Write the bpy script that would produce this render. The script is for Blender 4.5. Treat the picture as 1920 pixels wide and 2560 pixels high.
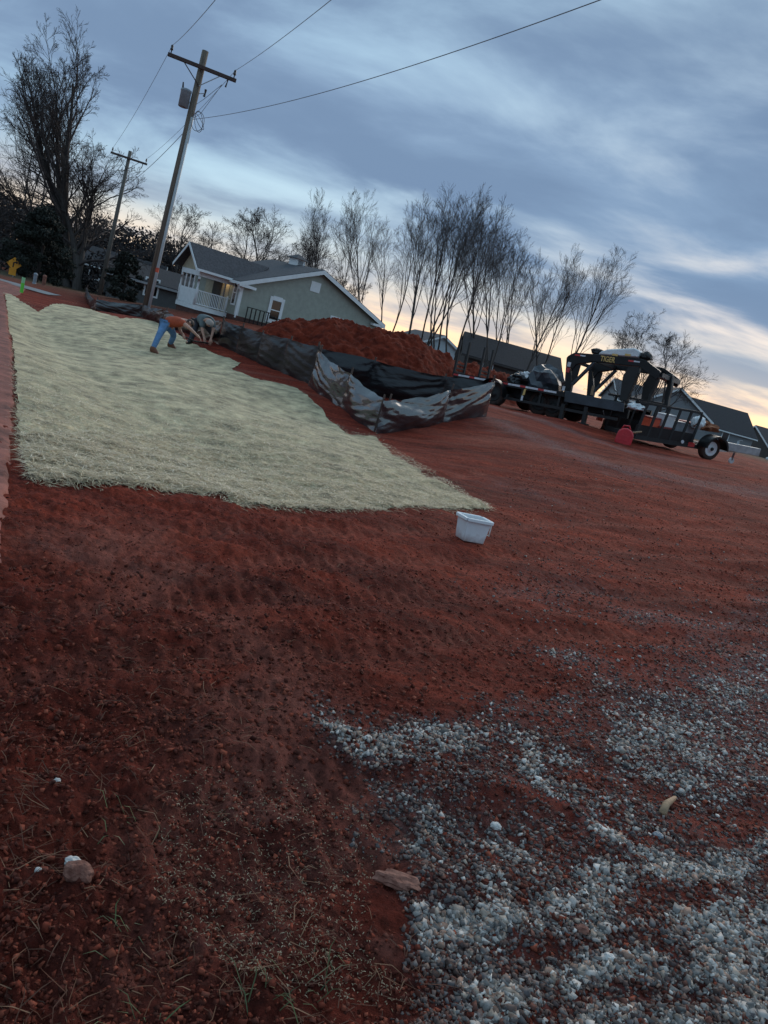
import bpy, bmesh, math, random
import numpy as np
from mathutils import Vector, Matrix, Euler

random.seed(7); RNG = np.random.default_rng(11)
for o in list(bpy.data.objects): bpy.data.objects.remove(o)
scene = bpy.context.scene
COL = scene.collection
R = math.radians

# ------------------------------------------------------------------ camera
F_PX = 1923.0; ROLL = R(15.5); PITCH = math.atan(406/1923.0); CAM = Vector((0, 0, 1.6))
_F = Vector((0, math.cos(PITCH), -math.sin(PITCH))); _U = Vector((0, math.sin(PITCH), math.cos(PITCH))); _R = Vector((1, 0, 0))
CX = _R*math.cos(ROLL)+_U*math.sin(ROLL); CY = -_R*math.sin(ROLL)+_U*math.cos(ROLL)
cam_d = bpy.data.cameras.new('camera'); cam = bpy.data.objects.new('camera', cam_d); COL.objects.link(cam)
m = Matrix((CX, CY, -_F)).transposed().to_4x4(); m.translation = CAM; cam.matrix_world = m
cam_d.sensor_fit = 'HORIZONTAL'; cam_d.sensor_width = 36; cam_d.lens = 36*F_PX/1920
cam_d.clip_start = .05; cam_d.clip_end = 5000
scene.camera = cam
scene.render.resolution_x = 768; scene.render.resolution_y = 1024

# ------------------------------------------------------------------ sky, sun, exposure
SUN_AZ = R(22); SUN_EL = R(6)          # azimuth to the right of straight ahead
w = bpy.data.worlds.new('World'); scene.world = w; w.use_nodes = True
nt = w.node_tree; N = nt.nodes; Lk = nt.links; N.clear()
def nd(t, **k):
    n = N.new(t)
    for a, b in k.items(): setattr(n, a, b)
    return n
def mth(op, a, b=None, c=None, clamp=False):
    n = nd('ShaderNodeMath', operation=op, use_clamp=clamp)
    for i, v in enumerate((a, b, c)):
        if v is None: continue
        if isinstance(v, (int, float)): n.inputs[i].default_value = v
        else: Lk.new(v, n.inputs[i])
    return n.outputs[0]
def mixc(f, a, b):
    n = nd('ShaderNodeMix', data_type='RGBA')
    for i, v in ((0, f), (6, a), (7, b)):
        if isinstance(v, (int, float)): n.inputs[i].default_value = v
        elif isinstance(v, tuple): n.inputs[i].default_value = (*v, 1)
        else: Lk.new(v, n.inputs[i])
    return n.outputs[2]
def rng(v, a, b, c=0., d=1., smooth=True):
    n = nd('ShaderNodeMapRange'); n.interpolation_type = 'SMOOTHSTEP' if smooth else 'LINEAR'
    Lk.new(v, n.inputs[0])
    for i, x in enumerate((a, b, c, d)): n.inputs[i+1].default_value = x
    return n.outputs[0]
def wnoise(vec, scale, detail, rough, dist=0.):
    n = nd('ShaderNodeTexNoise'); n.inputs['Scale'].default_value = scale; n.inputs['Detail'].default_value = detail
    n.inputs['Roughness'].default_value = rough; n.inputs['Distortion'].default_value = dist
    Lk.new(vec, n.inputs['Vector']); return n.outputs['Fac']
tc = nd('ShaderNodeTexCoord'); sep = nd('ShaderNodeSeparateXYZ'); Lk.new(tc.outputs['Generated'], sep.inputs[0])
dx, dy, dz = sep.outputs
zz = mth('ADD', mth('MAXIMUM', dz, 0.0), 0.20)
comb = nd('ShaderNodeCombineXYZ'); Lk.new(mth('DIVIDE', dx, zz), comb.inputs[0]); Lk.new(mth('DIVIDE', dy, zz), comb.inputs[1])
mp = nd('ShaderNodeMapping'); Lk.new(comb.outputs[0], mp.inputs[0])
mp.inputs['Rotation'].default_value = (0, 0, R(38)); mp.inputs['Scale'].default_value = (.50, .62, 1); mp.inputs['Location'].default_value = (21.3, 2.9, 0)
cl1 = wnoise(mp.outputs[0], .80, 8, .47, .25)
mp2 = nd('ShaderNodeMapping'); Lk.new(comb.outputs[0], mp2.inputs[0]); mp2.inputs['Rotation'].default_value = (0, 0, R(50)); mp2.inputs['Scale'].default_value = (.75, 1.05, 1); mp2.inputs['Location'].default_value = (2.9, 21.3, 0)
cl2 = wnoise(mp2.outputs[0], 1.9, 8, .55, .3)
cloud = mth('ADD', mth('MULTIPLY', cl1, .6), mth('MULTIPLY', cl2, .4))
light = rng(mth('ADD', cloud, mth('MULTIPLY', dz, .10)), .45, .66)                         # thin, bright places in the cloud deck
sky = nd('ShaderNodeTexSky', sky_type='NISHITA'); sky.sun_disc = False; sky.sun_elevation = SUN_EL; sky.sun_rotation = SUN_AZ
sky.air_density = 1.2; sky.dust_density = 2.0
nis = nd('ShaderNodeVectorMath', operation='SCALE'); Lk.new(sky.outputs[0], nis.inputs[0]); nis.inputs['Scale'].default_value = .020
gap = nd('ShaderNodeVectorMath', operation='ADD'); Lk.new(nis.outputs[0], gap.inputs[0]); gap.inputs[1].default_value = (.30, .47, .61)
dark = mixc(rng(cl2, .35, .65), (.145, .22, .34), (.20, .295, .43))
deck = mixc(light, dark, gap.outputs[0])
# warm horizon glow of the set sun
az = mth('ARCTAN2', dx, dy)
daz = mth('ABSOLUTE', mth('SUBTRACT', az, float(SUN_AZ)))
side = rng(daz, .25, 2.2, 1., .12)
low = rng(dz, -.01, .13, 1., 0.)
lowm = mth('MULTIPLY', low, rng(cl2, .36, .60, .35, 1.0))
warm = mixc(rng(dz, .01, .11), (1.2, .76, .40), (.80, .76, .60))
pink = mixc(mth('MULTIPLY', rng(dz, .0, .17, .45, 0.), side), deck, (.44, .45, .47))
col = mixc(mth('MULTIPLY', lowm, side, clamp=True), pink, warm)
bg = nd('ShaderNodeBackground'); Lk.new(col, bg.inputs[0]); bg.inputs[1].default_value = 1.0
wo = nd('ShaderNodeOutputWorld'); Lk.new(bg.outputs[0], wo.inputs[0])
sun_d = bpy.data.lights.new('sun', 'SUN'); sun_d.energy = 1.3; sun_d.angle = R(50); sun_d.color = (1, .86, .72)
sun = bpy.data.objects.new('sun', sun_d); COL.objects.link(sun); sun.location = (10, 30, 40)
_el = R(20)
sun.rotation_euler = (-Vector((math.sin(SUN_AZ)*math.cos(_el), math.cos(SUN_AZ)*math.cos(_el), math.sin(_el)))).to_track_quat('-Z', 'Y').to_euler()
vs = scene.view_settings; vs.view_transform = 'Standard'; vs.look = 'None'; vs.gamma = 1; vs.use_curve_mapping = False; vs.exposure = 0.44

# ------------------------------------------------------------------ pixels to places
def ray(px, py): return _F*F_PX + CX*(px-960) + CY*(1280-py)
def at(px, py, Y):
    d = ray(px, py); return CAM + d*(Y/d.y)
def zoomer(x0, y0, x1):
    s = (x1-x0)/1659.0
    return lambda x, y: (x0+x*s, y0+y*s)
dsp = zoomer(0, 0, 1920); r1 = zoomer(0, 0, 640); r2 = zoomer(0, 560, 480); r3 = zoomer(340, 560, 980); r4 = zoomer(680, 760, 1260)
r5 = zoomer(1120, 820, 1680); r6 = zoomer(1500, 840, 1920); z2 = zoomer(1400, 860, 1680); z3 = zoomer(360, 760, 600)
z4 = zoomer(440, 600, 720); z6 = zoomer(1130, 840, 1420); z7 = zoomer(400, 90, 620); z8 = zoomer(1560, 960, 1920); z1 = zoomer(0, 600, 200)

# ------------------------------------------------------------------ noise in numpy
_perm = np.random.default_rng(3).permutation(512); _perm = np.concatenate([_perm, _perm, _perm]); _gr = np.random.default_rng(4).uniform(0, 2*np.pi, 1536)
def perlin(x, y):
    xi = np.floor(x).astype(int); yi = np.floor(y).astype(int); xf = x-xi; yf = y-yi
    u = xf*xf*xf*(xf*(xf*6-15)+10); v = yf*yf*yf*(yf*(yf*6-15)+10)
    def g(ix, iy, fx, fy):
        a = _gr[_perm[(_perm[ix & 511]+iy) & 511]]; return np.cos(a)*fx+np.sin(a)*fy
    n00 = g(xi, yi, xf, yf); n10 = g(xi+1, yi, xf-1, yf); n01 = g(xi, yi+1, xf, yf-1); n11 = g(xi+1, yi+1, xf-1, yf-1)
    return (n00*(1-u)+n10*u)*(1-v)+(n01*(1-u)+n11*u)*v
def fbm(x, y, o=4, gain=.5):
    s = 0; a = 1
    for i in range(o): s = s+a*perlin(x+17.3*i, y-9.1*i); x = x*2.03; y = y*2.03; a *= gain
    return s

# ------------------------------------------------------------------ terrain
ctrl = [(x, y, 0) for x, y in ((-6, 0), (6, 0), (0, -5), (-3, 3), (3, 3), (0, 5.5), (-9, -9), (9, -9), (0, -20), (-4.2, 8), (-2, 6), (2.5, 6), (0, 9), (-2, 11), (-7, 13))]
for px, py, Y in ((10, 740, 24), (53, 732, 34), (247, 741, 55), (358, 795, 31), (382, 880, 18.6), (545, 864, 20.5), (790, 965, 17.3), (944, 1085, 14.2),
                  (1215, 1040, 17.5), (1231, 1014, 24), (1555, 1112, 19.8), (1775, 1150, 21.5), (1905, 1175, 20), (1920, 1500, 8), (1200, 1358, 7.4),
                  (593, 802, 45), (405, 812, 26), (235, 782, 32), (1468, 1068, 21.6), (120, 790, 21), (1400, 1150, 14)):
    p = at(px, py, Y); ctrl.append((p.x, p.y, p.z))
ctrl += [(-12, 60, .5), (0, 60, .7), (15, 60, .9), (35, 60, .7), (60, 110, .2), (30, 110, .5), (0, 110, .2), (-40, 110, -1.2), (-60, 50, -1.0), (-30, 30, -.4),
         (40, 25, .9), (60, 0, .3), (-40, 0, 0), (0, -60, 0), (60, -60, 0), (-60, -60, 0), (200, 200, 0), (-200, 200, -1), (-200, -200, 0), (200, -200, 0), (0, 300, 0)]
ctrl = np.array(ctrl, float); _c2 = 1.5
def _phi(d2): return -np.sqrt(d2+_c2*_c2)
_A = _phi(((ctrl[:, None, :2]-ctrl[None, :, :2])**2).sum(-1)); n_ = len(ctrl)
_S = np.zeros((n_+1, n_+1)); _S[:n_, :n_] = _A; _S[n_, :n_] = 1; _S[:n_, n_] = 1
_w = np.linalg.solve(_S, np.concatenate([ctrl[:, 2], [0]]))
def H(x, y):
    x = np.asarray(x, float); y = np.asarray(y, float); s = np.full(x.shape, _w[n_])
    for i in range(n_): s = s+_w[i]*_phi((x-ctrl[i, 0])**2+(y-ctrl[i, 1])**2)
    r = np.hypot(x, y)
    return s*np.clip(1-(r-150)/150, 0, 1)
def seg_d(x, y, pts):
    best = np.full(np.shape(x), 1e9)
    for (ax, ay), (bx, by) in zip(pts[:-1], pts[1:]):
        ux, uy = bx-ax, by-ay; t = np.clip(((x-ax)*ux+(y-ay)*uy)/(ux*ux+uy*uy), 0, 1)
        best = np.minimum(best, np.hypot(x-ax-t*ux, y-ay-t*uy))
    return best
def ground0(px, py):
    d = ray(px, py); t = .5/d.length*1.0; prev = None
    t = 1.0/F_PX
    while t*d.y < 300:
        p = CAM+d*t; g = float(H(p.x, p.y))
        if p.z < g:
            a, b = prev, t
            for _ in range(20):
                mid = (a+b)/2; q = CAM+d*mid
                if q.z < float(H(q.x, q.y)): b = mid
                else: a = mid
            q = CAM+d*b; return q
        prev = t; t *= 1.01
    return CAM+d*t
swale = [(g.x, g.y) for g in (ground0(*dsp(85, 690)), ground0(*dsp(150, 760)), ground0(*dsp(260, 850)), ground0(*dsp(370, 920)), ground0(*dsp(470, 985)))]
_tr = [[(-60, 1560), (400, 1500), (900, 1500), (1400, 1460), (2000, 1500)], [(-60, 1700), (300, 1650), (800, 1640), (1300, 1570), (2000, 1620)], [(500, 1330), (900, 1330), (1400, 1300), (2000, 1330)], [(600, 1410), (1000, 1400), (1500, 1370), (2000, 1400)],
       [(120, 2560), (420, 2350), (700, 2200), (1000, 2110), (1300, 2060)], [(300, 2120), (620, 1990), (900, 1930)], [(900, 1200), (1200, 1180), (1700, 1240)]]
tracks = [[(q.x, q.y) for q in (ground0(*p_) for p_ in t_)] for t_ in _tr]
def track_d(x, y): return np.min([seg_d(x, y, t_) for t_ in tracks], 0)
def HF(x, y):
    x = np.asarray(x, float); y = np.asarray(y, float); r = np.hypot(x, y)
    h = H(x, y)
    near = np.clip(1-(r-25)/30, 0, 1)
    h = h - .15*np.exp(-(seg_d(x, y, swale)/.9)**2)
    h = h + near*(.035*fbm(x*.55, y*.55, 3) + .022*fbm(x*1.9, y*1.9, 3))
    u = x*.97+y*.22; v = -x*.22+y*.97
    h = h + near*.030*fbm(u*.35, v*2.2+3, 3)*np.clip(r/5, .4, 1)
    nn = np.clip(1-(r-6)/8, 0, 1)
    td = track_d(x, y)*(1+.25*fbm(x*3, y*3, 2)); h = h - near*np.exp(-(td/.13)**2)*(.026+.012*np.sin((x*1.0+y*.5)*52)*nn) + near*.014*np.exp(-((td-.24)/.08)**2)
    left = np.clip((.9-x)/1.6, 0, 1)                                     # rough churned soil on the left, gravel on the right is flatter
    h = h + nn*(.012+.026*left)*fbm(x*5.5, y*5.5, 3) + nn*(.010+.030*left)*np.abs(fbm(x*12, y*12, 4, .6))
    return h
def hz(x, y): return float(HF(np.array([x]), np.array([y]))[0])
def ground(px, py):
    q = ground0(px, py); q.z = hz(q.x, q.y); return q
def rays_to_ground(P):                                                   # P: n x 2 pixels -> n x 3 places on the terrain
    d = np.array(_F)[None]*F_PX + (P[:, :1]-960)*np.array(CX)[None] + (1280-P[:, 1:])*np.array(CY)[None]
    z = np.zeros(len(P))
    for i in range(14):
        t = (z-1.6)/np.minimum(d[:, 2], -30.); q = np.array([0, 0, 1.6])[None]+d*t[:, None]
        z = .5*z+.5*H(q[:, 0], q[:, 1]) if i < 13 else HF(q[:, 0], q[:, 1])
    q[:, 2] = z; return q

# ------------------------------------------------------------------ materials
def principled(name):
    mt = bpy.data.materials.new(name); mt.use_nodes = True
    return mt, mt.node_tree, mt.node_tree.nodes['Principled BSDF']
def mat(name, c, rough=.6, metal=0., var=.25, scale=6., bump=0., bscale=40., coat=0., spec=.5, c2=None, stretch=None):
    mt, t, b = principled(name); b.inputs['Roughness'].default_value = rough; b.inputs['Metallic'].default_value = metal
    b.inputs['Specular IOR Level'].default_value = spec; b.inputs['Coat Weight'].default_value = coat
    tcn = t.nodes.new('ShaderNodeTexCoord'); vec = tcn.outputs['Object']
    if stretch:
        mpn = t.nodes.new('ShaderNodeMapping'); mpn.inputs['Scale'].default_value = stretch; t.links.new(vec, mpn.inputs[0]); vec = mpn.outputs[0]
    n = t.nodes.new('ShaderNodeTexNoise'); n.inputs['Scale'].default_value = scale; n.inputs['Detail'].default_value = 6; n.inputs['Roughness'].default_value = .6
    t.links.new(vec, n.inputs['Vector'])
    rp = t.nodes.new('ShaderNodeValToRGB'); t.links.new(n.outputs['Fac'], rp.inputs[0])
    a = [max(0, v*(1-var)) for v in c]; bb = list(c2) if c2 else [min(1, v*(1+var)) for v in c]
    rp.color_ramp.elements[0].position = .33; rp.color_ramp.elements[1].position = .67
    rp.color_ramp.elements[0].color = (*a, 1); rp.color_ramp.elements[1].color = (*bb, 1)
    t.links.new(rp.outputs[0], b.inputs['Base Color'])
    if bump:
        n2 = t.nodes.new('ShaderNodeTexNoise'); n2.inputs['Scale'].default_value = bscale; n2.inputs['Detail'].default_value = 5
        t.links.new(vec, n2.inputs['Vector'])
        bp = t.nodes.new('ShaderNodeBump'); bp.inputs['Strength'].default_value = bump; bp.inputs['Distance'].default_value = .02
        t.links.new(n2.outputs['Fac'], bp.inputs['Height']); t.links.new(bp.outputs[0], b.inputs['Normal'])
    return mt
def attr_mat(name, rough=.8, attr='col', var=.3, scale=60., bump=.0, spec=.3):
    mt, t, b = principled(name); b.inputs['Roughness'].default_value = rough; b.inputs['Specular IOR Level'].default_value = spec
    a = t.nodes.new('ShaderNodeAttribute'); a.attribute_name = attr
    n = t.nodes.new('ShaderNodeTexNoise'); n.inputs['Scale'].default_value = scale; n.inputs['Detail'].default_value = 4
    g = t.nodes.new('ShaderNodeTexCoord'); t.links.new(g.outputs['Object'], n.inputs['Vector'])
    mr = t.nodes.new('ShaderNodeMapRange'); mr.inputs[3].default_value = 1-var; mr.inputs[4].default_value = 1+var; mr.inputs[1].default_value = .3; mr.inputs[2].default_value = .7
    t.links.new(n.outputs['Fac'], mr.inputs[0])
    vm = t.nodes.new('ShaderNodeVectorMath'); vm.operation = 'SCALE'; t.links.new(a.outputs['Color'], vm.inputs[0]); t.links.new(mr.outputs[0], vm.inputs['Scale'])
    t.links.new(vm.outputs[0], b.inputs['Base Color'])
    return mt
def soil_material():
    mt, t, b = principled('red_clay_soil'); nn = t.nodes; lk = t.links
    tcn = nn.new('ShaderNodeTexCoord')
    def noise(s, d=8, r=.6, vec=None, dist=0):
        n = nn.new('ShaderNodeTexNoise'); n.inputs['Scale'].default_value = s; n.inputs['Detail'].default_value = d; n.inputs['Roughness'].default_value = r
        n.inputs['Distortion'].default_value = dist; lk.new(vec or tcn.outputs['Object'], n.inputs['Vector']); return n.outputs['Fac']
    def ramp(f, stops):
        r_ = nn.new('ShaderNodeValToRGB'); lk.new(f, r_.inputs[0]); e = r_.color_ramp.elements
        while len(e) < len(stops): e.new(.5)
        for i, (p, c) in enumerate(stops): e[i].position = p; e[i].color = (*c, 1)
        return r_.outputs[0]
    def mix(f, a, c, mode='MIX'):
        n = nn.new('ShaderNodeMix'); n.data_type = 'RGBA'; n.blend_type = mode
        for i, v in ((0, f), (6, a), (7, c)):
            if isinstance(v, (int, float)): n.inputs[i].default_value = v
            elif isinstance(v, tuple): n.inputs[i].default_value = (*v, 1)
            else: lk.new(v, n.inputs[i])
        return n.outputs[2]
    mpn = nn.new('ShaderNodeMapping'); mpn.inputs['Rotation'].default_value = (0, 0, R(-12)); mpn.inputs['Scale'].default_value = (.32, 1.6, 1); lk.new(tcn.outputs['Object'], mpn.inputs[0])
    base = ramp(noise(.9, 10, .68, mpn.outputs[0], .4), [(.30, (.085, .014, .009)), (.46, (.18, .027, .014)), (.60, (.26, .041, .020)), (.75, (.34, .075, .044))])
    fine = ramp(noise(24, 9, .75), [(.30, (.30, .30, .30)), (.70, (1.5, 1.45, 1.45))])
    c = mix(1., base, fine, 'MULTIPLY')
    mps = nn.new('ShaderNodeMapping'); mps.inputs['Rotation'].default_value = (0, 0, R(-10)); mps.inputs['Scale'].default_value = (.5, 4., 1); lk.new(tcn.outputs['Object'], mps.inputs[0])
    c = mix(1., c, ramp(noise(2.2, 9, .72, mps.outputs[0], .3), [(.33, (.55, .55, .55)), (.66, (1.4, 1.45, 1.5))]), 'MULTIPLY')
    sm = nn.new('ShaderNodeMapRange'); sm.inputs[1].default_value = .56; sm.inputs[2].default_value = .68; lk.new(noise(.55, 5, .55, mpn.outputs[0], .8), sm.inputs[0])
    smf = nn.new('ShaderNodeMath'); smf.operation = 'MULTIPLY'; lk.new(sm.outputs[0], smf.inputs[0]); smf.inputs[1].default_value = .55
    at_ = nn.new('ShaderNodeAttribute'); at_.attribute_name = 'track'; sx_ = nn.new('ShaderNodeMath'); sx_.operation = 'MAXIMUM'; lk.new(smf.outputs[0], sx_.inputs[0]); lk.new(at_.outputs['Fac'], sx_.inputs[1])
    c = mix(sx_.outputs[0], c, mix(1., fine, (.31, .095, .064), 'MULTIPLY'))                            # pressed, smeared clay
    ag = nn.new('ShaderNodeAttribute'); ag.attribute_name = 'gravel'
    gn = nn.new('ShaderNodeMapRange'); gn.inputs[1].default_value = .38; gn.inputs[2].default_value = .62; lk.new(noise(34, 4, .7), gn.inputs[0])
    gm = nn.new('ShaderNodeMath'); gm.operation = 'MULTIPLY'; lk.new(ag.outputs['Fac'], gm.inputs[0]); lk.new(gn.outputs[0], gm.inputs[1])
    c = mix(gm.outputs[0], c, (.20, .18, .18))
    ad = nn.new('ShaderNodeAttribute'); ad.attribute_name = 'damp_vignette'
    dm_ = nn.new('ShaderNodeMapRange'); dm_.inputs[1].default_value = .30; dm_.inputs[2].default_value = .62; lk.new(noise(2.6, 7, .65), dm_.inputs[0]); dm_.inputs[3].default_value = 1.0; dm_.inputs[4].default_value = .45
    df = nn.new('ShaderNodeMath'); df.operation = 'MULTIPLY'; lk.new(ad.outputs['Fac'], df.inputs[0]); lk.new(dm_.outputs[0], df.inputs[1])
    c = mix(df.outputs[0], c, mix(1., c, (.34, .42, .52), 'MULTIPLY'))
    aw = nn.new('ShaderNodeAttribute'); aw.attribute_name = 'grass'
    gr = ramp(noise(3, 6, .7), [(.35, (.035, .03, .018)), (.65, (.09, .075, .045))])
    c = mix(aw.outputs['Fac'], c, gr)
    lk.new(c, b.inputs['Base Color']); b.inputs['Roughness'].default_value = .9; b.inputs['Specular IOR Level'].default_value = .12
    b1 = nn.new('ShaderNodeBump'); b1.inputs['Strength'].default_value = 1.0; b1.inputs['Distance'].default_value = .04; lk.new(noise(16, 10, .75), b1.inputs['Height'])
    lk.new(b1.outputs[0], b.inputs['Normal'])
    return mt
M = {}
M['soil'] = soil_material()
M['road'] = mat('clay_dusted_road', (.22, .070, .048), .88, var=.5, scale=3.5, bump=.6, stretch=(1, 1, 1))
M['asphalt'] = mat('pale_asphalt', (.20, .19, .19), .85, var=.15, scale=2)
M['mound'] = mat('loose_red_soil', (.115, .016, .008), .95, var=.5, scale=3.5, bump=1.0, bscale=12, spec=.1, c2=(.18, .029, .014))
M['plastic'] = mat('black_silt_plastic', (.010, .010, .012), .28, var=.3, scale=5, bump=.3, bscale=9, spec=.5, stretch=(1, 1, 3))
M['sheen'] = mat('silvery_worn_plastic', (.020, .020, .023), .27, .0, var=.4, scale=5, bump=.2, bscale=9, coat=.8, spec=.9, stretch=(1, 1, 3))
M['stake'] = mat('weathered_stake', (.085, .055, .045), .8, var=.3, scale=20)
M['pole'] = mat('pole_timber', (.13, .10, .075), .85, var=.35, scale=4, bump=.3, stretch=(6, 6, .4))
M['polegrey'] = mat('grey_pole_timber', (.12, .105, .09), .85, var=.3, scale=4, bump=.3, stretch=(6, 6, .4))
M['arm'] = mat('crossarm_timber', (.06, .04, .035), .85, var=.3, scale=8)
M['pvc'] = mat('grey_conduit', (.40, .42, .43), .45, var=.1)
M['galv'] = mat('galvanised_steel', (.32, .33, .34), .5, .6, var=.2)
M['tx'] = mat('transformer_paint', (.22, .25, .28), .4, var=.15)
M['porcelain'] = mat('dark_porcelain', (.03, .025, .025), .3)
M['wire'] = mat('wire', (.16, .17, .19), .45, .2)
M['orange_tape'] = mat('orange_tape', (.5, .07, .03), .5)
M['siding'] = mat('sage_siding', (.31, .325, .275), .65, var=.10, scale=3)
M['white'] = mat('white_trim', (.72, .74, .74), .5, var=.06, scale=4)
M['cream'] = mat('porch_wall', (.42, .36, .25), .6, var=.12)
M['roof'] = mat('charcoal_shingles', (.058, .058, .066), .9, var=.35, scale=9, bump=.4, bscale=25)
M['darkroof'] = mat('dark_shingles', (.028, .026, .030), .9, var=.35, scale=7, bump=.4, bscale=25)
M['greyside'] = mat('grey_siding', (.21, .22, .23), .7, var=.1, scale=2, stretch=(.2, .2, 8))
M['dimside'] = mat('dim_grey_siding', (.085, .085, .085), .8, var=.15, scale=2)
M['blueside'] = mat('pale_blue_siding', (.48, .55, .58), .7, var=.08, scale=2, stretch=(.2, .2, 8))
M['brownside'] = mat('dark_siding', (.06, .05, .045), .8, var=.2, scale=2)
M['glass'] = mat('dark_glass', (.008, .008, .010), .06, var=0, spec=.5)
M['brick'] = mat('foundation_brick', (.09, .04, .032), .85, var=.35, scale=9, bump=.4)
M['blackmetal'] = mat('black_enamel', (.007, .007, .008), .36, .0, var=.5, scale=5, spec=.3)
M['blackdull'] = mat('dull_black_steel', (.009, .0085, .009), .6, .0, var=.5, scale=5)
M['deckplate'] = mat('worn_blue_grey_plate', (.035, .042, .052), .5, .2, var=.35, scale=3)
M['plank'] = mat('worn_plank', (.06, .045, .035), .8, var=.4, scale=3, stretch=(1, 6, 6))
M['rubber'] = mat('muddy_rubber', (.022, .018, .017), .85, var=.4, scale=8, c2=(.06, .03, .022))
M['mudrubber'] = mat('clay_caked_rubber', (.10, .035, .02), .9, var=.4, scale=7, c2=(.04, .025, .02))
M['rim'] = mat('white_rim', (.66, .68, .70), .4, var=.1)
M['redtape'] = mat('red_reflector', (.45, .03, .03), .35)
M['whitetape'] = mat('white_reflector', (.55, .55, .58), .4)
M['gold'] = mat('gold_lettering', (.62, .40, .13), .5, var=.05)
M['coral'] = mat('coral_orange_paint', (.75, .11, .05), .5, var=.15)
M['rust'] = mat('rusty_steel', (.12, .045, .025), .8, var=.4, scale=7)
M['redplastic'] = mat('red_plastic', (.50, .02, .03), .35, var=.12)
M['binwhite'] = mat('translucent_white_plastic', (.70, .71, .72), .38, var=.05)
def dusty(mt, h0, h1, colr):                                             # clay dust splashed on the lower part
    t = mt.node_tree; b = t.nodes['Principled BSDF']; src = b.inputs['Base Color'].links[0].from_socket; tcn = t.nodes.new('ShaderNodeTexCoord'); sp = t.nodes.new('ShaderNodeSeparateXYZ'); t.links.new(tcn.outputs['Object'], sp.inputs[0])
    n = t.nodes.new('ShaderNodeTexNoise'); n.inputs['Scale'].default_value = 18; n.inputs['Detail'].default_value = 6; t.links.new(tcn.outputs['Object'], n.inputs['Vector'])
    a = t.nodes.new('ShaderNodeMath'); a.operation = 'MULTIPLY_ADD'; t.links.new(n.outputs['Fac'], a.inputs[0]); a.inputs[1].default_value = (h1-h0)*1.4; t.links.new(sp.outputs[2], a.inputs[2])
    mr = t.nodes.new('ShaderNodeMapRange'); mr.inputs[1].default_value = h0+(h1-h0)*.6; mr.inputs[2].default_value = h1+(h1-h0)*.6; mr.inputs[3].default_value = .75; mr.inputs[4].default_value = 0; t.links.new(a.outputs[0], mr.inputs[0])
    m_ = t.nodes.new('ShaderNodeMix'); m_.data_type = 'RGBA'; t.links.new(mr.outputs[0], m_.inputs[0]); t.links.new(src, m_.inputs[6]); m_.inputs[7].default_value = (*colr, 1); t.links.new(m_.outputs[2], b.inputs['Base Color'])
dusty(M['binwhite'], 0., .10, (.30, .12, .08))
M['bark'] = mat('grey_bark', (.055, .045, .040), .9, var=.35, scale=3, stretch=(4, 4, 1))
M['twig'] = mat('dark_twigs', (.050, .038, .036), .9, var=.3, scale=3)
M['evergreen'] = mat('evergreen_needles', (.013, .016, .010), .8, var=.5, scale=1.5)
M['wood_far'] = mat('far_woods', (.030, .026, .028), .9, var=.5, scale=.4)
M['signyellow'] = mat('sign_yellow', (.75, .30, .015), .5, var=.05)
M['black'] = mat('black_paint', (.01, .01, .01), .6, var=.1)
M['lime'] = mat('lime_marker', (.12, .62, .05), .5, var=.05)
M['limepale'] = mat('pale_lime_marker', (.28, .60, .30), .5, var=.05)
M['skin'] = mat('skin', (.45, .25, .18), .55, var=.1, scale=10)
M['shirt_orange'] = mat('orange_shirt', (.36, .062, .022), .85, var=.18, scale=7, bump=.4, bscale=14)
M['jeans'] = mat('blue_jeans', (.10, .20, .36), .85, var=.25, scale=8, bump=.4, bscale=16)
M['boots'] = mat('brown_boots', (.14, .05, .025), .7, var=.25)
M['shirt_grey'] = mat('grey_shirt', (.10, .125, .13), .85, var=.2, scale=7, bump=.4, bscale=14)
M['pants_dark'] = mat('dark_trousers', (.03, .028, .035), .85, var=.3, scale=8, bump=.4, bscale=16)
M['hairgrey'] = mat('grey_hair', (.30, .25, .22), .8, var=.2, scale=60)
M['hairdark'] = mat('dark_hair', (.04, .022, .015), .7, var=.3, scale=60)
M['straw'] = mat('straw_mat', (.46, .37, .225), .9, var=.5, scale=3.2, bump=1.0, bscale=34)
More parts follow.
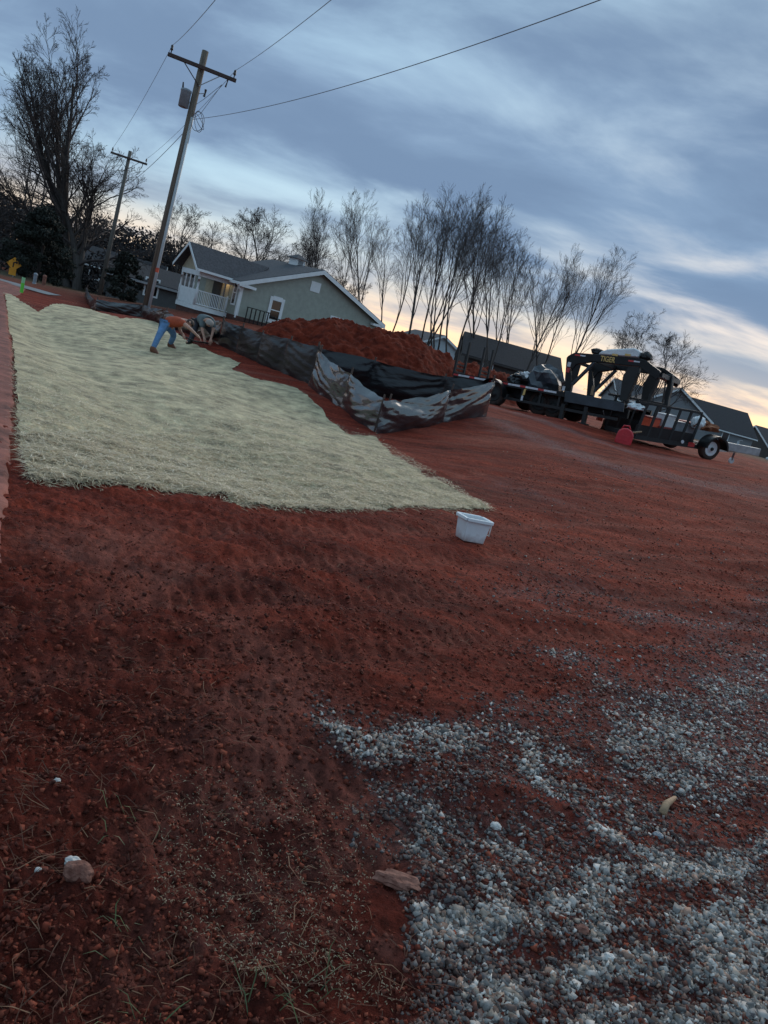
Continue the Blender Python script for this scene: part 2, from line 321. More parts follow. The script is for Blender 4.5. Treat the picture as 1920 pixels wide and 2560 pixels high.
def straw_gaps(mt):
    t = mt.node_tree; b = t.nodes['Principled BSDF']; src = b.inputs['Base Color'].links[0].from_socket; tcn = t.nodes.new('ShaderNodeTexCoord')
    def nz(s, d, r): n = t.nodes.new('ShaderNodeTexNoise'); n.inputs['Scale'].default_value = s; n.inputs['Detail'].default_value = d; n.inputs['Roughness'].default_value = r; t.links.new(tcn.outputs['Object'], n.inputs['Vector']); return n.outputs['Fac']
    a = t.nodes.new('ShaderNodeMapRange'); a.inputs[1].default_value = .56; a.inputs[2].default_value = .70; t.links.new(nz(.9, 8, .68), a.inputs[0])
    f = t.nodes.new('ShaderNodeMapRange'); f.inputs[1].default_value = .46; f.inputs[2].default_value = .60; t.links.new(nz(38, 4, .7), f.inputs[0])
    q = t.nodes.new('ShaderNodeMath'); q.operation = 'MULTIPLY'; t.links.new(a.outputs[0], q.inputs[0]); t.links.new(f.outputs[0], q.inputs[1])
    f2 = t.nodes.new('ShaderNodeMapRange'); f2.inputs[1].default_value = .60; f2.inputs[2].default_value = .70; f2.inputs[4].default_value = .55; t.links.new(nz(60, 3, .7), f2.inputs[0])
    mx = t.nodes.new('ShaderNodeMath'); mx.operation = 'MAXIMUM'; t.links.new(q.outputs[0], mx.inputs[0]); t.links.new(f2.outputs[0], mx.inputs[1])
    m_ = t.nodes.new('ShaderNodeMix'); m_.data_type = 'RGBA'; t.links.new(mx.outputs[0], m_.inputs[0]); t.links.new(src, m_.inputs[6]); m_.inputs[7].default_value = (.10, .05, .03, 1); t.links.new(m_.outputs[2], b.inputs['Base Color'])
straw_gaps(M['straw'])
M['strand'] = attr_mat('straw_strands', .75, var=.15, scale=20)
M['stone'] = attr_mat('crushed_stone', .8, var=.25, scale=60)
M['clod'] = attr_mat('soil_clods', .9, var=.35, scale=50, spec=.2)
M['tarp'] = mat('crumpled_tarp', (.03, .035, .045), .3, var=.6, scale=3, spec=.6)
M['sack'] = mat('white_sack', (.62, .64, .65), .6, var=.12, scale=5)
M['burlap'] = mat('rust_brown_bundle', (.22, .075, .03), .9, var=.35, scale=6)
M['redbox'] = mat('faded_red_crate', (.30, .055, .045), .6, var=.25)
M['greybox'] = mat('grey_tote', (.20, .21, .23), .5, var=.2)
M['deadwood'] = mat('pale_wood', (.30, .19, .11), .8, var=.3, scale=12, stretch=(1, 5, 5))
M['rockpink'] = mat('clay_stained_quartz', (.20, .062, .038), .85, var=.4, scale=30, bump=.6, c2=(.27, .12, .085))
M['rockwhite'] = mat('white_quartz', (.50, .47, .44), .6, var=.2, scale=20)
M['netrod'] = mat('black_rod', (.012, .012, .012), .5)
def lamp_mat():
    mt, t, b = principled('lit_lamp_glass'); b.inputs['Base Color'].default_value = (1, .8, .5, 1); b.inputs['Emission Color'].default_value = (1, .75, .4, 1); b.inputs['Emission Strength'].default_value = 2.5; return mt
M['lamp'] = lamp_mat()

# ------------------------------------------------------------------ builders
def tag(o, label=None, cat=None, group=None, kind=None):
    if label: o['label'] = label
    if cat: o['category'] = cat
    if group: o['group'] = group
    if kind: o['kind'] = kind
    return o
def thing(name, label, cat, loc, group=None, M4=None):
    o = bpy.data.objects.new(name, None); COL.objects.link(o); o.empty_display_size = .2
    o.matrix_world = M4 if M4 is not None else Matrix.Translation(Vector(loc))
    o['_inv'] = 0; INV[o.name] = o.matrix_world.inverted(); del o['_inv']
    return tag(o, label, cat, group)
INV = {}
def link_mesh(me, name, material, parent=None, smooth=False):
    o = bpy.data.objects.new(name, me); COL.objects.link(o)
    if material is not None: me.materials.append(M[material] if isinstance(material, str) else material)
    if smooth: me.polygons.foreach_set('use_smooth', np.ones(len(me.polygons), bool))
    if parent is not None:
        p = parent
        while p.name not in INV: p = p.parent
        me.transform(INV[p.name]); o.parent = parent
    return o
def origin_to(o, loc):                                                   # top-level one-mesh thing: origin at its base
    loc = Vector(loc); o.data.transform(Matrix.Translation(-loc)); o.location = loc; return o
class MB:
    def __init__(s, M4=None): s.v = []; s.f = []; s.M = M4
    def add(s, vs, fs):
        b = len(s.v)
        s.v += [tuple(s.M @ Vector(v)) if s.M is not None else tuple(v) for v in vs]; s.f += [[b+i for i in f] for f in fs]; return s
    def box(s, c, d, rot=None):
        c = Vector(c); h = Vector(d)/2; vs = []
        for z in (-1, 1):
            for x, y in ((-1, -1), (1, -1), (1, 1), (-1, 1)):
                q = Vector((x*h.x, y*h.y, z*h.z)); q = rot @ q if rot else q; vs.append(c+q)
        return s.add(vs, [(3, 2, 1, 0), (4, 5, 6, 7), (0, 1, 5, 4), (1, 2, 6, 5), (2, 3, 7, 6), (3, 0, 4, 7)])
    def span(s, x0, x1, y0, y1, z0, z1): return s.box(((x0+x1)/2, (y0+y1)/2, (z0+z1)/2), (x1-x0, y1-y0, z1-z0))
    def prism(s, pts, off):
        pts = [Vector(p) for p in pts]; off = Vector(off); n = len(pts)
        return s.add(pts+[p+off for p in pts], [list(range(n))[::-1], list(range(n, 2*n))]+[(i, (i+1) % n, n+(i+1) % n, n+i) for i in range(n)])
    def beam(s, a, b, w, h, up=(0, 0, 1)):
        a = Vector(a); b = Vector(b); d = (b-a).normalized(); up = Vector(up)
        if abs(d.dot(up)) > .98: up = Vector((0, 1, 0))
        x = d.cross(up).normalized(); y = x.cross(d); vs = []
        for p in (a, b):
            for i, j in ((-1, -1), (1, -1), (1, 1), (-1, 1)): vs.append(p+x*i*w/2+y*j*h/2)
        return s.add(vs, [(0, 1, 2, 3), (7, 6, 5, 4), (0, 4, 5, 1), (1, 5, 6, 2), (2, 6, 7, 3), (3, 7, 4, 0)])
    def tube(s, pts, rad, n=8, cap=True):
        pts = [Vector(p) for p in pts]; k = len(pts); rad = rad if isinstance(rad, (list, tuple)) else [rad]*k; vs = []; px_ = None
        for i, p in enumerate(pts):
            d = (pts[min(i+1, k-1)]-pts[max(i-1, 0)]).normalized()
            if px_ is None: px_ = d.orthogonal().normalized()
            px_ = (px_-d*px_.dot(d)); px_ = px_.normalized() if px_.length > 1e-6 else d.orthogonal().normalized(); py_ = d.cross(px_)
            for j in range(n):
                a = 2*math.pi*j/n; vs.append(p+(px_*math.cos(a)+py_*math.sin(a))*rad[i])
        fs = [(i*n+j, i*n+(j+1) % n, (i+1)*n+(j+1) % n, (i+1)*n+j) for i in range(k-1) for j in range(n)]
        if cap: fs += [list(range(n))[::-1], list(range((k-1)*n, k*n))]
        return s.add(vs, fs)
    def lathe(s, c, ax, prof, n=20):                                     # prof: (distance along axis, radius)
        c = Vector(c); ax = Vector(ax).normalized(); a1 = ax.orthogonal().normalized(); a2 = ax.cross(a1); k = len(prof)
        vs = [c+ax*t+(a1*math.cos(2*math.pi*j/n)+a2*math.sin(2*math.pi*j/n))*r for t, r in prof for j in range(n)]
        fs = [(i*n+j, i*n+(j+1) % n, (i+1)*n+(j+1) % n, (i+1)*n+j) for i in range(k-1) for j in range(n)]+[list(range(n))[::-1], list(range((k-1)*n, k*n))]
        return s.add(vs, fs)
    def grid(s, P):                                                      # P[i][j] points
        nr, nc = len(P), len(P[0])
        return s.add([p for r_ in P for p in r_], [(i*nc+j, i*nc+j+1, (i+1)*nc+j+1, (i+1)*nc+j) for i in range(nr-1) for j in range(nc-1)])
    def mesh(s, name, bevel=0.):
        me = bpy.data.meshes.new(name); me.from_pydata(s.v, [], s.f); 
        bm = bmesh.new(); bm.from_mesh(me); bmesh.ops.recalc_face_normals(bm, faces=bm.faces)
        if bevel: bmesh.ops.bevel(bm, geom=bm.edges[:], offset=bevel, segments=1, affect='EDGES', clamp_overlap=True)
        bm.to_mesh(me); bm.free(); return me
    def build(s, name, material, parent=None, smooth=False, bevel=0.): return link_mesh(s.mesh(name, bevel), name, material, parent, smooth)
def mesh_np(name, V, T, material, parent=None, col=None, smooth=False):
    me = bpy.data.meshes.new(name); me.vertices.add(len(V)); me.vertices.foreach_set('co', np.ascontiguousarray(V, np.float32).ravel())
    k = T.shape[1]; me.loops.add(T.size); me.loops.foreach_set('vertex_index', np.ascontiguousarray(T, np.int32).ravel())
    me.polygons.add(len(T)); me.polygons.foreach_set('loop_start', np.arange(0, T.size, k, dtype=np.int32))
    me.update(calc_edges=True)
    if col is not None:
        for nm, arr in (col.items() if isinstance(col, dict) else (('col', col),)):
            if arr.ndim == 1:
                a = me.attributes.new(nm, 'FLOAT', 'POINT'); a.data.foreach_set('value', arr.astype(np.float32))
            else:
                a = me.attributes.new(nm, 'FLOAT_COLOR', 'POINT'); a.data.foreach_set('color', np.concatenate([arr, np.ones((len(arr), 1))], 1).astype(np.float32).ravel())
    return link_mesh(me, name, material, parent, smooth)
def noisy(mb_obj, amp, sc):                                              # roughen a finished mesh
    for v in mb_obj.data.vertices:
        p = v.co*sc; n = Vector((float(perlin(np.array([p.x+p.z*1.7]), np.array([p.y])) [0]), float(perlin(np.array([p.y+31]), np.array([p.z+p.x*.6]))[0]), float(perlin(np.array([p.x-p.y]), np.array([p.z+7]))[0])))
        v.co += n*amp
# ------------------------------------------------------------------ ground sheets
def xy(px, py): q = ground0(px, py); return (q.x, q.y)
def inside(x, y, poly):
    r_ = np.zeros(np.shape(x), bool); n = len(poly)
    for i in range(n):
        (ax, ay), (bx, by) = poly[i], poly[(i+1) % n]
        c = ((ay > y) != (by > y)) & (x < (bx-ax)*(y-ay)/(by-ay+1e-12)+ax); r_ ^= c
    return r_
bands = [  # pixels, half width in metres, strength
 ([(860, 1835), (980, 1850), (1100, 1838), (1290, 1842)], .16, 1.0),
 ([(1290, 1842), (1370, 1910), (1400, 1990), (1450, 2070), (1560, 2120), (1720, 2190)], .11, 1.0),
 ([(1120, 2330), (1260, 2270), (1420, 2260), (1600, 2220), (1760, 2190), (1960, 2130)], .10, 1.0),
 ([(1230, 2500), (1400, 2440), (1620, 2390), (1800, 2360), (1960, 2290)], .10, 1.0),
 ([(1500, 2600), (1700, 2520), (1960, 2420)], .07, .9),
 ([(1640, 1900), (1760, 1780), (1960, 1660)], .36, .95), ([(1750, 1960), (1960, 1830)], .25, .7),
 ([(1380, 1640), (1500, 1645)], .12, .6), ([(1590, 1540), (1760, 1555), (1960, 1590)], .25, .5), ([(1420, 1790), (1560, 1720), (1700, 1700)], .2, .35),
 ([(1040, 2100), (1160, 2080)], .10, .7), ([(1160, 1960), (1260, 1930)], .12, .4),
 ([(1240, 1018), (1400, 1068), (1560, 1125), (1700, 1150)], .45, .75), ([(1215, 1045), (1330, 1090), (1480, 1150), (1580, 1180)], .45, .7),
 ([(1690, 1195), (1800, 1215), (1960, 1240)], .6, .6), ([(1250, 1210), (1380, 1250)], .3, .35), ([(1300, 1480), (1500, 1470)], .3, .3)]
bands = [([xy(*p) for p in pts], wd, s) for pts, wd, s in bands]
gravel_zone = [xy(*p) for p in ((880, 1800), (1150, 1790), (1500, 1690), (1920, 1480), (2300, 1500), (2400, 2900), (1180, 2800), (1120, 2500), (1060, 2300), (1010, 2100), (930, 1950))]
def gdens(x, y):
    w_ = .8*fbm(x*2.1, y*2.1, 3); x0_, y0_ = x, y; x = x+.17*fbm(x*2.6, y*2.6+4, 4); y = y+.15*fbm(x*2.6+8, y*2.6, 4); d = np.zeros(np.shape(x))
    for pts, wd, s in bands: d = np.maximum(d, s*np.exp(-(seg_d(x, y, pts)*(1+w_)/wd)**2))
    z = inside(x, y, gravel_zone)*(.34+.5*fbm(x*2.6+5, y*2.6, 3))
    return np.clip(np.maximum(d, z)*np.clip(.95+.75*fbm(x0_*4.3, y0_*4.3, 3), .25, 1.1), 0, 1)
straw_px = [(0, 622), (42, 651), (82, 675), (104, 662), (167, 655), (205, 672), (260, 690), (310, 690), (352, 702), (402, 738), (470, 766), (522, 785), (500, 797), (560, 822), (640, 838), (690, 880),
            (720, 915), (748, 938), (812, 946), (850, 985), (920, 1030), (1000, 1068), (1062, 1101), (900, 1096), (850, 1101), (700, 1104), (505, 1092), (478, 1076), (300, 1056), (180, 1046), (68, 1040), (46, 980), (36, 850), (26, 720), (14, 660)]
straw_poly = [xy(*dsp(*p)) for p in straw_px]
road_edge = [xy(*p) for p in ((-260, 2300), (-60, 1850), (2, 1400), (34, 1150), (36, 980), (27, 850), (19, 765), (8, 738))]
_last = road_edge[-1]; road_edge.append((_last[0]-6.5, _last[1]+14)); road_edge.insert(0, (road_edge[0][0]+2.5, -6)); road_edge.insert(0, (8, -25))
road_poly = road_edge+[(x-6.5, y-3.2) for x, y in road_edge[::-1]]

th = np.concatenate([np.linspace(-62, 62, 640), np.linspace(62, 298, 42)[1:-1]])*np.pi/180
rr_ = np.concatenate([[.05, .3, .6], np.geomspace(.9, 75, 520), np.geomspace(75, 1600, 46)[1:]])
TH, RR = np.meshgrid(th, rr_); GX = RR*np.sin(TH); GY = RR*np.cos(TH)
GZ = HF(GX, GY); nr_, nc_ = GX.shape
GV = np.stack([GX, GY, GZ], -1).reshape(-1, 3)
ii, jj = np.meshgrid(np.arange(nr_-1), np.arange(nc_), indexing='ij'); j2 = (jj+1) % nc_
GQ = np.stack([ii*nc_+jj, (ii+1)*nc_+jj, (ii+1)*nc_+j2, ii*nc_+j2], -1).reshape(-1, 4)[:, ::-1]
grav = np.where(GV[:, 1] < 40, gdens(GV[:, 0], GV[:, 1]), 0.)*.8
rad = np.hypot(GV[:, 0], GV[:, 1])
grass = np.clip((rad-38)/15, 0, 1)*np.clip(.75+fbm(GV[:, 0]*.05, GV[:, 1]*.05, 3), 0, 1)
smear = [xy(*dsp(*q_)) for q_ in ((230, 1130), (420, 1350), (560, 1500), (630, 1700), (600, 1830), (760, 1780))]
patches = [([xy(*dsp(*q_)) for q_ in t_], w2_) for t_, w2_ in ((((440, 1490), (560, 1500), (670, 1545)), .10), (((470, 1730), (560, 1690), (650, 1650)), .06), (((570, 1910), (700, 1880), (880, 1825)), .05), (((300, 2110), (430, 2060), (600, 2030)), .045), (((560, 1800), (600, 1760)), .07), (((90, 1180), (260, 1230), (420, 1240)), .22), (((700, 2010), (830, 2060)), .05))]
pmask = np.max([np.exp(-(seg_d(GV[:, 0], GV[:, 1], t_)/w2_)**2) for t_, w2_ in patches], 0)*np.clip(.55+1.2*fbm(GV[:, 0]*7, GV[:, 1]*7, 3), 0, .9)
damp_vig = np.clip(1.25-rad/4.2, 0, 1)*np.clip((1.6-GV[:, 0])/1.6, .35, 1)+.5*np.clip(fbm(GV[:, 0]*.6+3, GV[:, 1]*1.3, 3)*1.6, 0, 1)*(rad < 14); damp_vig = np.clip(damp_vig*1.25, 0, 1)  # near soil darkened for moist clay, with lens vignetting put into the colour
g_o = mesh_np('ground', GV, GQ, 'soil', col={'gravel': grav, 'grass': grass, 'damp_vignette': damp_vig, 'track': np.clip(pmask+1.0*np.exp(-(seg_d(GV[:, 0], GV[:, 1], smear)/.38)**2)*np.clip(.4+1.3*fbm(GV[:, 0]*1.7, GV[:, 1]*1.7, 4), 0, .85)*(rad < 16)+.5*np.exp(-(track_d(GV[:, 0], GV[:, 1])/.12)**2)*(rad < 20)*np.clip(.6+fbm(GV[:, 0]*2, GV[:, 1]*2, 3), 0, 1), 0, .9)}, smooth=True); tag(g_o, kind='structure')
def subset(name, poly, dz, material, jitter=0.):
    gx, gy = GV[:, 0], GV[:, 1]; jx = gx+jitter*fbm(gx*6, gy*6, 2); jy = gy+jitter*fbm(gx*6+9, gy*6, 2)
    mk = inside(jx, jy, poly) & (rad > .8); q = GQ[mk[GQ].all(1)]; ids = np.unique(q); mp_ = np.zeros(len(GV), int); mp_[ids] = np.arange(len(ids))
    V = GV[ids].copy(); qq = mp_[q]; ed_ = np.sort(np.concatenate([qq[:, [0, 1]], qq[:, [1, 2]], qq[:, [2, 3]], qq[:, [3, 0]]]), 1); ue, cnt = np.unique(ed_, axis=0, return_counts=True); bv = np.unique(ue[cnt == 1])
    bx, by = V[bv, 0], V[bv, 1]; bd_ = np.full(len(bv), 1e9); nx2 = bx.copy(); ny2 = by.copy()
    for (ax, ay), (cx2, cy2) in zip(poly, poly[1:]+poly[:1]):
        ux2, uy2 = cx2-ax, cy2-ay; t = np.clip(((bx-ax)*ux2+(by-ay)*uy2)/(ux2*ux2+uy2*uy2+1e-9), 0, 1); qx, qy = ax+t*ux2, ay+t*uy2; d2 = np.hypot(bx-qx, by-qy); m2 = d2 < bd_; bd_[m2] = d2[m2]; nx2[m2] = qx[m2]; ny2[m2] = qy[m2]
    sn = bd_ < .45; jt = .05; V[bv[sn], 0] = nx2[sn]+jt*fbm(nx2[sn]*5, ny2[sn]*5, 3); V[bv[sn], 1] = ny2[sn]+jt*fbm(nx2[sn]*5+7, ny2[sn]*5, 3); V[bv, 2] = HF(V[bv, 0], V[bv, 1])
    V[:, 2] += dz(V[:, 0], V[:, 1]) if callable(dz) else dz
    return mesh_np(name, V, mp_[q], material, smooth=True)
ts = np.linspace(0, 1, 420); acc = np.concatenate([[0], np.cumsum([math.dist(a, b) for a, b in zip(road_edge[:-1], road_edge[1:])])]); acc /= acc[-1]; ts = np.linspace(0, 1, 900)
ex_ = np.interp(ts, acc, [p[0] for p in road_edge]); ey_ = np.interp(ts, acc, [p[1] for p in road_edge]); kk = np.ones(15)/15
ex_ = np.convolve(np.pad(ex_, 7, 'edge'), kk, 'valid'); ey_ = np.convolve(np.pad(ey_, 7, 'edge'), kk, 'valid'); wob = .05*fbm(ts*420, ts*0+.5, 5, .7)
cs = np.linspace(0, 1, 60)**1.5; RX = ex_[:, None]+wob[:, None]-6.3*cs[None]; RY = ey_[:, None]-3.1*cs[None]; RZ_ = H(RX, RY)+.03*fbm(RX*.5, RY*.5, 2); RZ_ = np.maximum(HF(RX, RY), RZ_)+.014; RZ_[:, 0] -= .06; RZ_[:, 1] -= .012
i_, j_ = np.meshgrid(np.arange(899), np.arange(59), indexing='ij'); b_ = i_*60+j_
road = tag(mesh_np('clay_road', np.stack([RX, RY, RZ_], -1).reshape(-1, 3), np.stack([b_, b_+60, b_+61, b_+1], -1).reshape(-1, 4), 'road', smooth=True), kind='structure')

# the straw blanket: a mat sheet and loose strands over it
blanket = thing('straw_blanket', 'pale greenish straw erosion blanket spread over the roadside bank', 'straw blanket', (straw_poly[-1][0], straw_poly[-1][1], hz(*straw_poly[-1])))
def mat_h(x, y): return .016+.005*fbm(x*2.5, y*2.5, 3)+.005*fbm(x*11, y*11, 2)
sm = subset('mat', straw_poly, mat_h, 'straw', .04)
sm.data.transform(INV[blanket.name]); sm.parent = blanket
def sample_px(poly_px, n):
    P = np.array(poly_px, float); lo, hi = P.min(0), P.max(0); out = []
    while sum(map(len, out)) < n:
        q = RNG.uniform(lo, hi, (n*2, 2)); out.append(q[inside(q[:, 0], q[:, 1], poly_px)])
    return np.concatenate(out)[:n]
def ribbons(P, length, width, lift, tilt, colors, curl=.25):
    n = len(P); a = RNG.uniform(0, 2*np.pi, n); L_ = RNG.uniform(*length, n); W_ = RNG.uniform(*width, n); tz = RNG.uniform(*tilt, n)
    d = np.stack([np.cos(a), np.sin(a), tz], 1); s_ = np.stack([-np.sin(a), np.cos(a), np.zeros(n)], 1)*W_[:, None]/2
    b = np.stack([np.cos(a+curl*RNG.normal(size=n)*2), np.sin(a+curl*RNG.normal(size=n)*2), tz*.2-.1], 1)
    p0 = P+np.array([0, 0, 1])*RNG.uniform(*lift, n)[:, None]; p1 = p0+d*L_[:, None]*.5; p2 = p1+b*L_[:, None]*.5
    up = np.array([0, 0, 1.])*W_[:, None]*.7
    V = np.stack([p0-s_, p0+s_, p1-s_+up, p1+s_+up, p2], 1).reshape(-1, 3); k = np.arange(n)[:, None]*5
    T = np.concatenate([k+np.array([[0, 1, 3]]), k+np.array([[0, 3, 2]]), k+np.array([[2, 3, 4]])])
    c = np.array(colors)[RNG.integers(0, len(colors), n)]*RNG.uniform(.7, 1.25, (n, 1))
    return V, T, np.repeat(c, 5, 0)
def to_src(poly): return [dsp(*p) for p in poly]
sp = sample_px(to_src(straw_px), 30000); sp2 = sample_px([p for p in to_src([(46, 940), (600, 900), (740, 935), (812, 946), (1062, 1101), (850, 1101), (700, 1104), (505, 1092), (478, 1076), (68, 1040)])], 26000)
SG = rays_to_ground(np.concatenate([sp, sp2])); SG[:, 2] += mat_h(SG[:, 0], SG[:, 1])
far = np.clip(np.hypot(SG[:, 0], SG[:, 1])/9, .7, 2.2)
V, T, C = ribbons(SG, (.04, .16), (.0035, .007), (-.004, .014), (-.08, .16), [(.62, .48, .30), (.68, .53, .35), (.50, .40, .25), (.38, .28, .17), (.68, .56, .41)])
tag(mesh_np('strands', V, T, 'strand', blanket, C), kind='stuff')
# edge fringe strands that lie out over the soil
ed = np.array([p for p in to_src(straw_px)]); fr = []
for i in list(range(0, 4))+list(range(16, 34)):
    a, b = ed[i], ed[(i+1) % len(ed)]; n = int(np.hypot(*(b-a))*1.3); t = RNG.uniform(0, 1, (n, 1)); fr.append(a+(b-a)*t+RNG.normal(0, 5, (n, 2)))
FG = rays_to_ground(np.concatenate(fr)); V, T, C = ribbons(FG, (.04, .13), (.004, .008), (.0, .02), (-.05, .2), [(.54, .43, .28), (.46, .36, .24), (.32, .24, .16)])
tag(mesh_np('fringe_strands', V, T, 'strand', blanket, C), kind='stuff')

# crushed stone, soil clods, straw litter, seed and grass on the bare soil
phi = (1+5**.5)/2
ICO = np.array([(-1, phi, 0), (1, phi, 0), (-1, -phi, 0), (1, -phi, 0), (0, -1, phi), (0, 1, phi), (0, -1, -phi), (0, 1, -phi), (phi, 0, -1), (phi, 0, 1), (-phi, 0, -1), (-phi, 0, 1)])/math.sqrt(1+phi*phi)
CUB = np.array([(x, y, z) for z in (-1, 1) for x, y in ((-1, -1), (1, -1), (1, 1), (-1, 1))])*.62; CUT = np.array([(3, 2, 1), (3, 1, 0), (4, 5, 6), (4, 6, 7), (0, 1, 5), (0, 5, 4), (1, 2, 6), (1, 6, 5), (2, 3, 7), (2, 7, 6), (3, 0, 4), (3, 4, 7)])
ICT = np.array([(0, 11, 5), (0, 5, 1), (0, 1, 7), (0, 7, 10), (0, 10, 11), (1, 5, 9), (5, 11, 4), (11, 10, 2), (10, 7, 6), (7, 1, 8), (3, 9, 4), (3, 4, 2), (3, 2, 6), (3, 6, 8), (3, 8, 9), (4, 9, 5), (2, 4, 11), (6, 2, 10), (8, 6, 7), (9, 8, 1)])
def pebbles(P, size, colors, flat=(.35, .85), sink=.25, rough=.38, shape=(ICO, ICT)):
    B, TT = shape; m_ = len(B); n = len(P); base = B[None]*(1+RNG.uniform(-rough, rough, (n, m_, 1)))+RNG.normal(0, rough*.3, (n, m_, 3)); sc = RNG.uniform(.42, 1.1, (n, 1, 3)); sc[:, :, 2] = RNG.uniform(*flat, (n, 1))
    base = base*sc; E_ = RNG.normal(size=(n, 3))*np.array([.5, .5, 0]); E_[:, 2] = RNG.uniform(0, 6.28, n)
    for ax, (i, j) in ((2, (0, 1)), (0, (1, 2)), (1, (0, 2))):
        ca, sa = np.cos(E_[:, ax])[:, None], np.sin(E_[:, ax])[:, None]; bi, bj = base[..., i].copy(), base[..., j].copy(); base[..., i] = bi*ca-bj*sa; base[..., j] = bi*sa+bj*ca
    V = base*size[:, None, None]+P[:, None, :]+np.array([0, 0, 1])*(size*(.5-sink))[:, None, None]
    T = (TT[None]+(np.arange(n)*m_)[:, None, None]).reshape(-1, 3)
    col = np.array(colors)[RNG.integers(0, len(colors), n)]*RNG.uniform(.6, 1.3, (n, 1))
    return V.reshape(-1, 3), T, np.repeat(col, m_, 0)
cand = RNG.uniform((760, 1440), (1990, 2640), (100000, 2)); CG = rays_to_ground(cand)
dn = gdens(CG[:, 0], CG[:, 1]); keep = RNG.uniform(0, 1, len(CG)) < dn**1.2*.78+.06*(dn > .05)
CG = CG[keep][:50000]; dk = dn[keep][:50000]
sz = RNG.uniform(.55, 1.0, len(CG))**2*.0175*(.7+.4*dk); big = RNG.uniform(size=len(CG)) < .03; sz[big] *= 1.5
bright = dk > RNG.uniform(.25, .95, len(CG))
greys = [(.28, .25, .23), (.38, .34, .31), (.19, .175, .165), (.33, .26, .21), (.50, .45, .41), (.12, .11, .105), (.26, .16, .12)]; duns = [(.10, .06, .05), (.13, .085, .072), (.075, .05, .046), (.11, .095, .095), (.11, .042, .030), (.15, .12, .11)]
for nm, sel, cols in (('gravel', bright, greys), ('clay_stained_gravel', ~bright, duns)):
    V, T, C = pebbles(CG[sel], sz[sel], cols, shape=(CUB, CUT), sink=.4); o = mesh_np(nm, V, T, 'stone', col=C); tag(o, {'gravel': 'loose pale grey crushed stone in drifts at the lower right', 'clay_stained_gravel': 'clay stained dull brown crushed stone pressed among the red soil'}[nm], 'gravel', kind='stuff')
gp = sample_px([(1240, 1100), (1600, 1180), (1930, 1200), (1930, 1640), (1350, 1720), (1200, 1560), (1280, 1330)], 8000); gp = gp[RNG.uniform(size=len(gp)) < np.clip(.35+.9*fbm(gp[:, 0]*.006, gp[:, 1]*.018, 4), .04, 1)]; GP = rays_to_ground(gp)
V, T, C = pebbles(GP, RNG.uniform(.3, 1, len(GP))**2*.016, duns+duns+greys[:4], shape=(CUB, CUT), sink=.4)
tag(mesh_np('sparse_gravel', V, T, 'stone', col=C), 'sparse small stones sprinkled over the red clay right of the bin', 'gravel', kind='stuff')
cand = RNG.uniform((0, 1420), (1930, 2600), (46000, 2)); CL = rays_to_ground(cand)
ok = ~inside(CL[:, 0], CL[:, 1], straw_poly) & (RNG.uniform(size=len(CL)) < np.clip(.65+.9*fbm(CL[:, 0]*1.3, CL[:, 1]*1.3, 3), .05, 1)); CL = CL[ok][:30000]
rC = np.hypot(CL[:, 0], CL[:, 1]); szc = RNG.uniform(.2, 1., len(CL))**3.0*.019*np.clip(rC/3, .7, 1.0)
V, T, C = pebbles(CL, szc, [(.10, .020, .011), (.15, .030, .016), (.07, .016, .010), (.20, .050, .028), (.11, .032, .021)], sink=.45, rough=.45, shape=(CUB, CUT))
tag(mesh_np('soil_clods', V, T, 'clod', col=C), 'small crumbly red clay clods strewn over the bare soil', 'soil', kind='stuff')
gm_ = sample_px([(0, 1240), (1230, 1290), (1300, 1120), (1930, 1200), (1930, 1800), (0, 1900)], 26000); GMm = rays_to_ground(gm_); okm = ~inside(GMm[:, 0], GMm[:, 1], straw_poly); GMm = GMm[okm]; rM = np.hypot(GMm[:, 0], GMm[:, 1])
V, T, C = pebbles(GMm, RNG.uniform(.25, 1, len(GMm))**2.2*.0018*np.clip(rM, 3, 9), [(.12, .022, .011), (.20, .040, .021), (.26, .075, .050), (.07, .015, .010), (.17, .032, .016)], sink=.45, rough=.45, shape=(CUB, CUT))
tag(mesh_np('soil_crumbs', V, T, 'clod', col=C), 'fine gritty red clay crumbs over the middle of the bare ground', 'soil', kind='stuff')
litter = np.concatenate([sample_px([(0, 1500), (560, 1500), (760, 1900), (900, 2250), (1150, 2560), (0, 2560)], 2000), sample_px([(0, 1250), (1200, 1320), (1300, 1700), (0, 1700)], 500)])
litter = litter[np.argsort(fbm(litter[:, 0]*.008, litter[:, 1]*.008, 3)+RNG.normal(0, .25, len(litter)))][1500:]
LG = rays_to_ground(litter)
V, T, C = ribbons(LG, (.03, .13), (.0013, .003), (.0, .008), (-.05, .35), [(.10, .034, .016), (.12, .048, .024), (.075, .026, .014), (.17, .09, .05), (.06, .024, .013)])
tag(mesh_np('straw_litter', V, T, 'strand', col=C), 'dry brown straw and root litter scattered on the dark soil at lower left', 'straw litter', kind='stuff')
seed = sample_px([(420, 1950), (700, 1900), (960, 2050), (900, 2350), (1050, 2520), (620, 2480), (380, 2250)], 2600); SD = rays_to_ground(seed)
V, T, C = ribbons(SD, (.006, .013), (.0018, .003), (.0, .004), (-.1, .3), [(.22, .16, .10), (.17, .11, .065), (.28, .22, .15)], .1)
tag(mesh_np('grass_seed', V, T, 'strand', col=C), 'tan grass seed sown over the soil at lower centre', 'seed', kind='stuff')
gs = np.concatenate([RNG.normal((cx_, cy_), (sx_, sy_), (k_, 2)) for cx_, cy_, sx_, sy_, k_ in ((640, 2490, 40, 30, 12), (690, 2510, 50, 30, 10), (290, 2330, 25, 25, 9), (300, 2080, 40, 25, 9), (370, 2550, 40, 20, 8), (800, 2460, 20, 30, 12))])
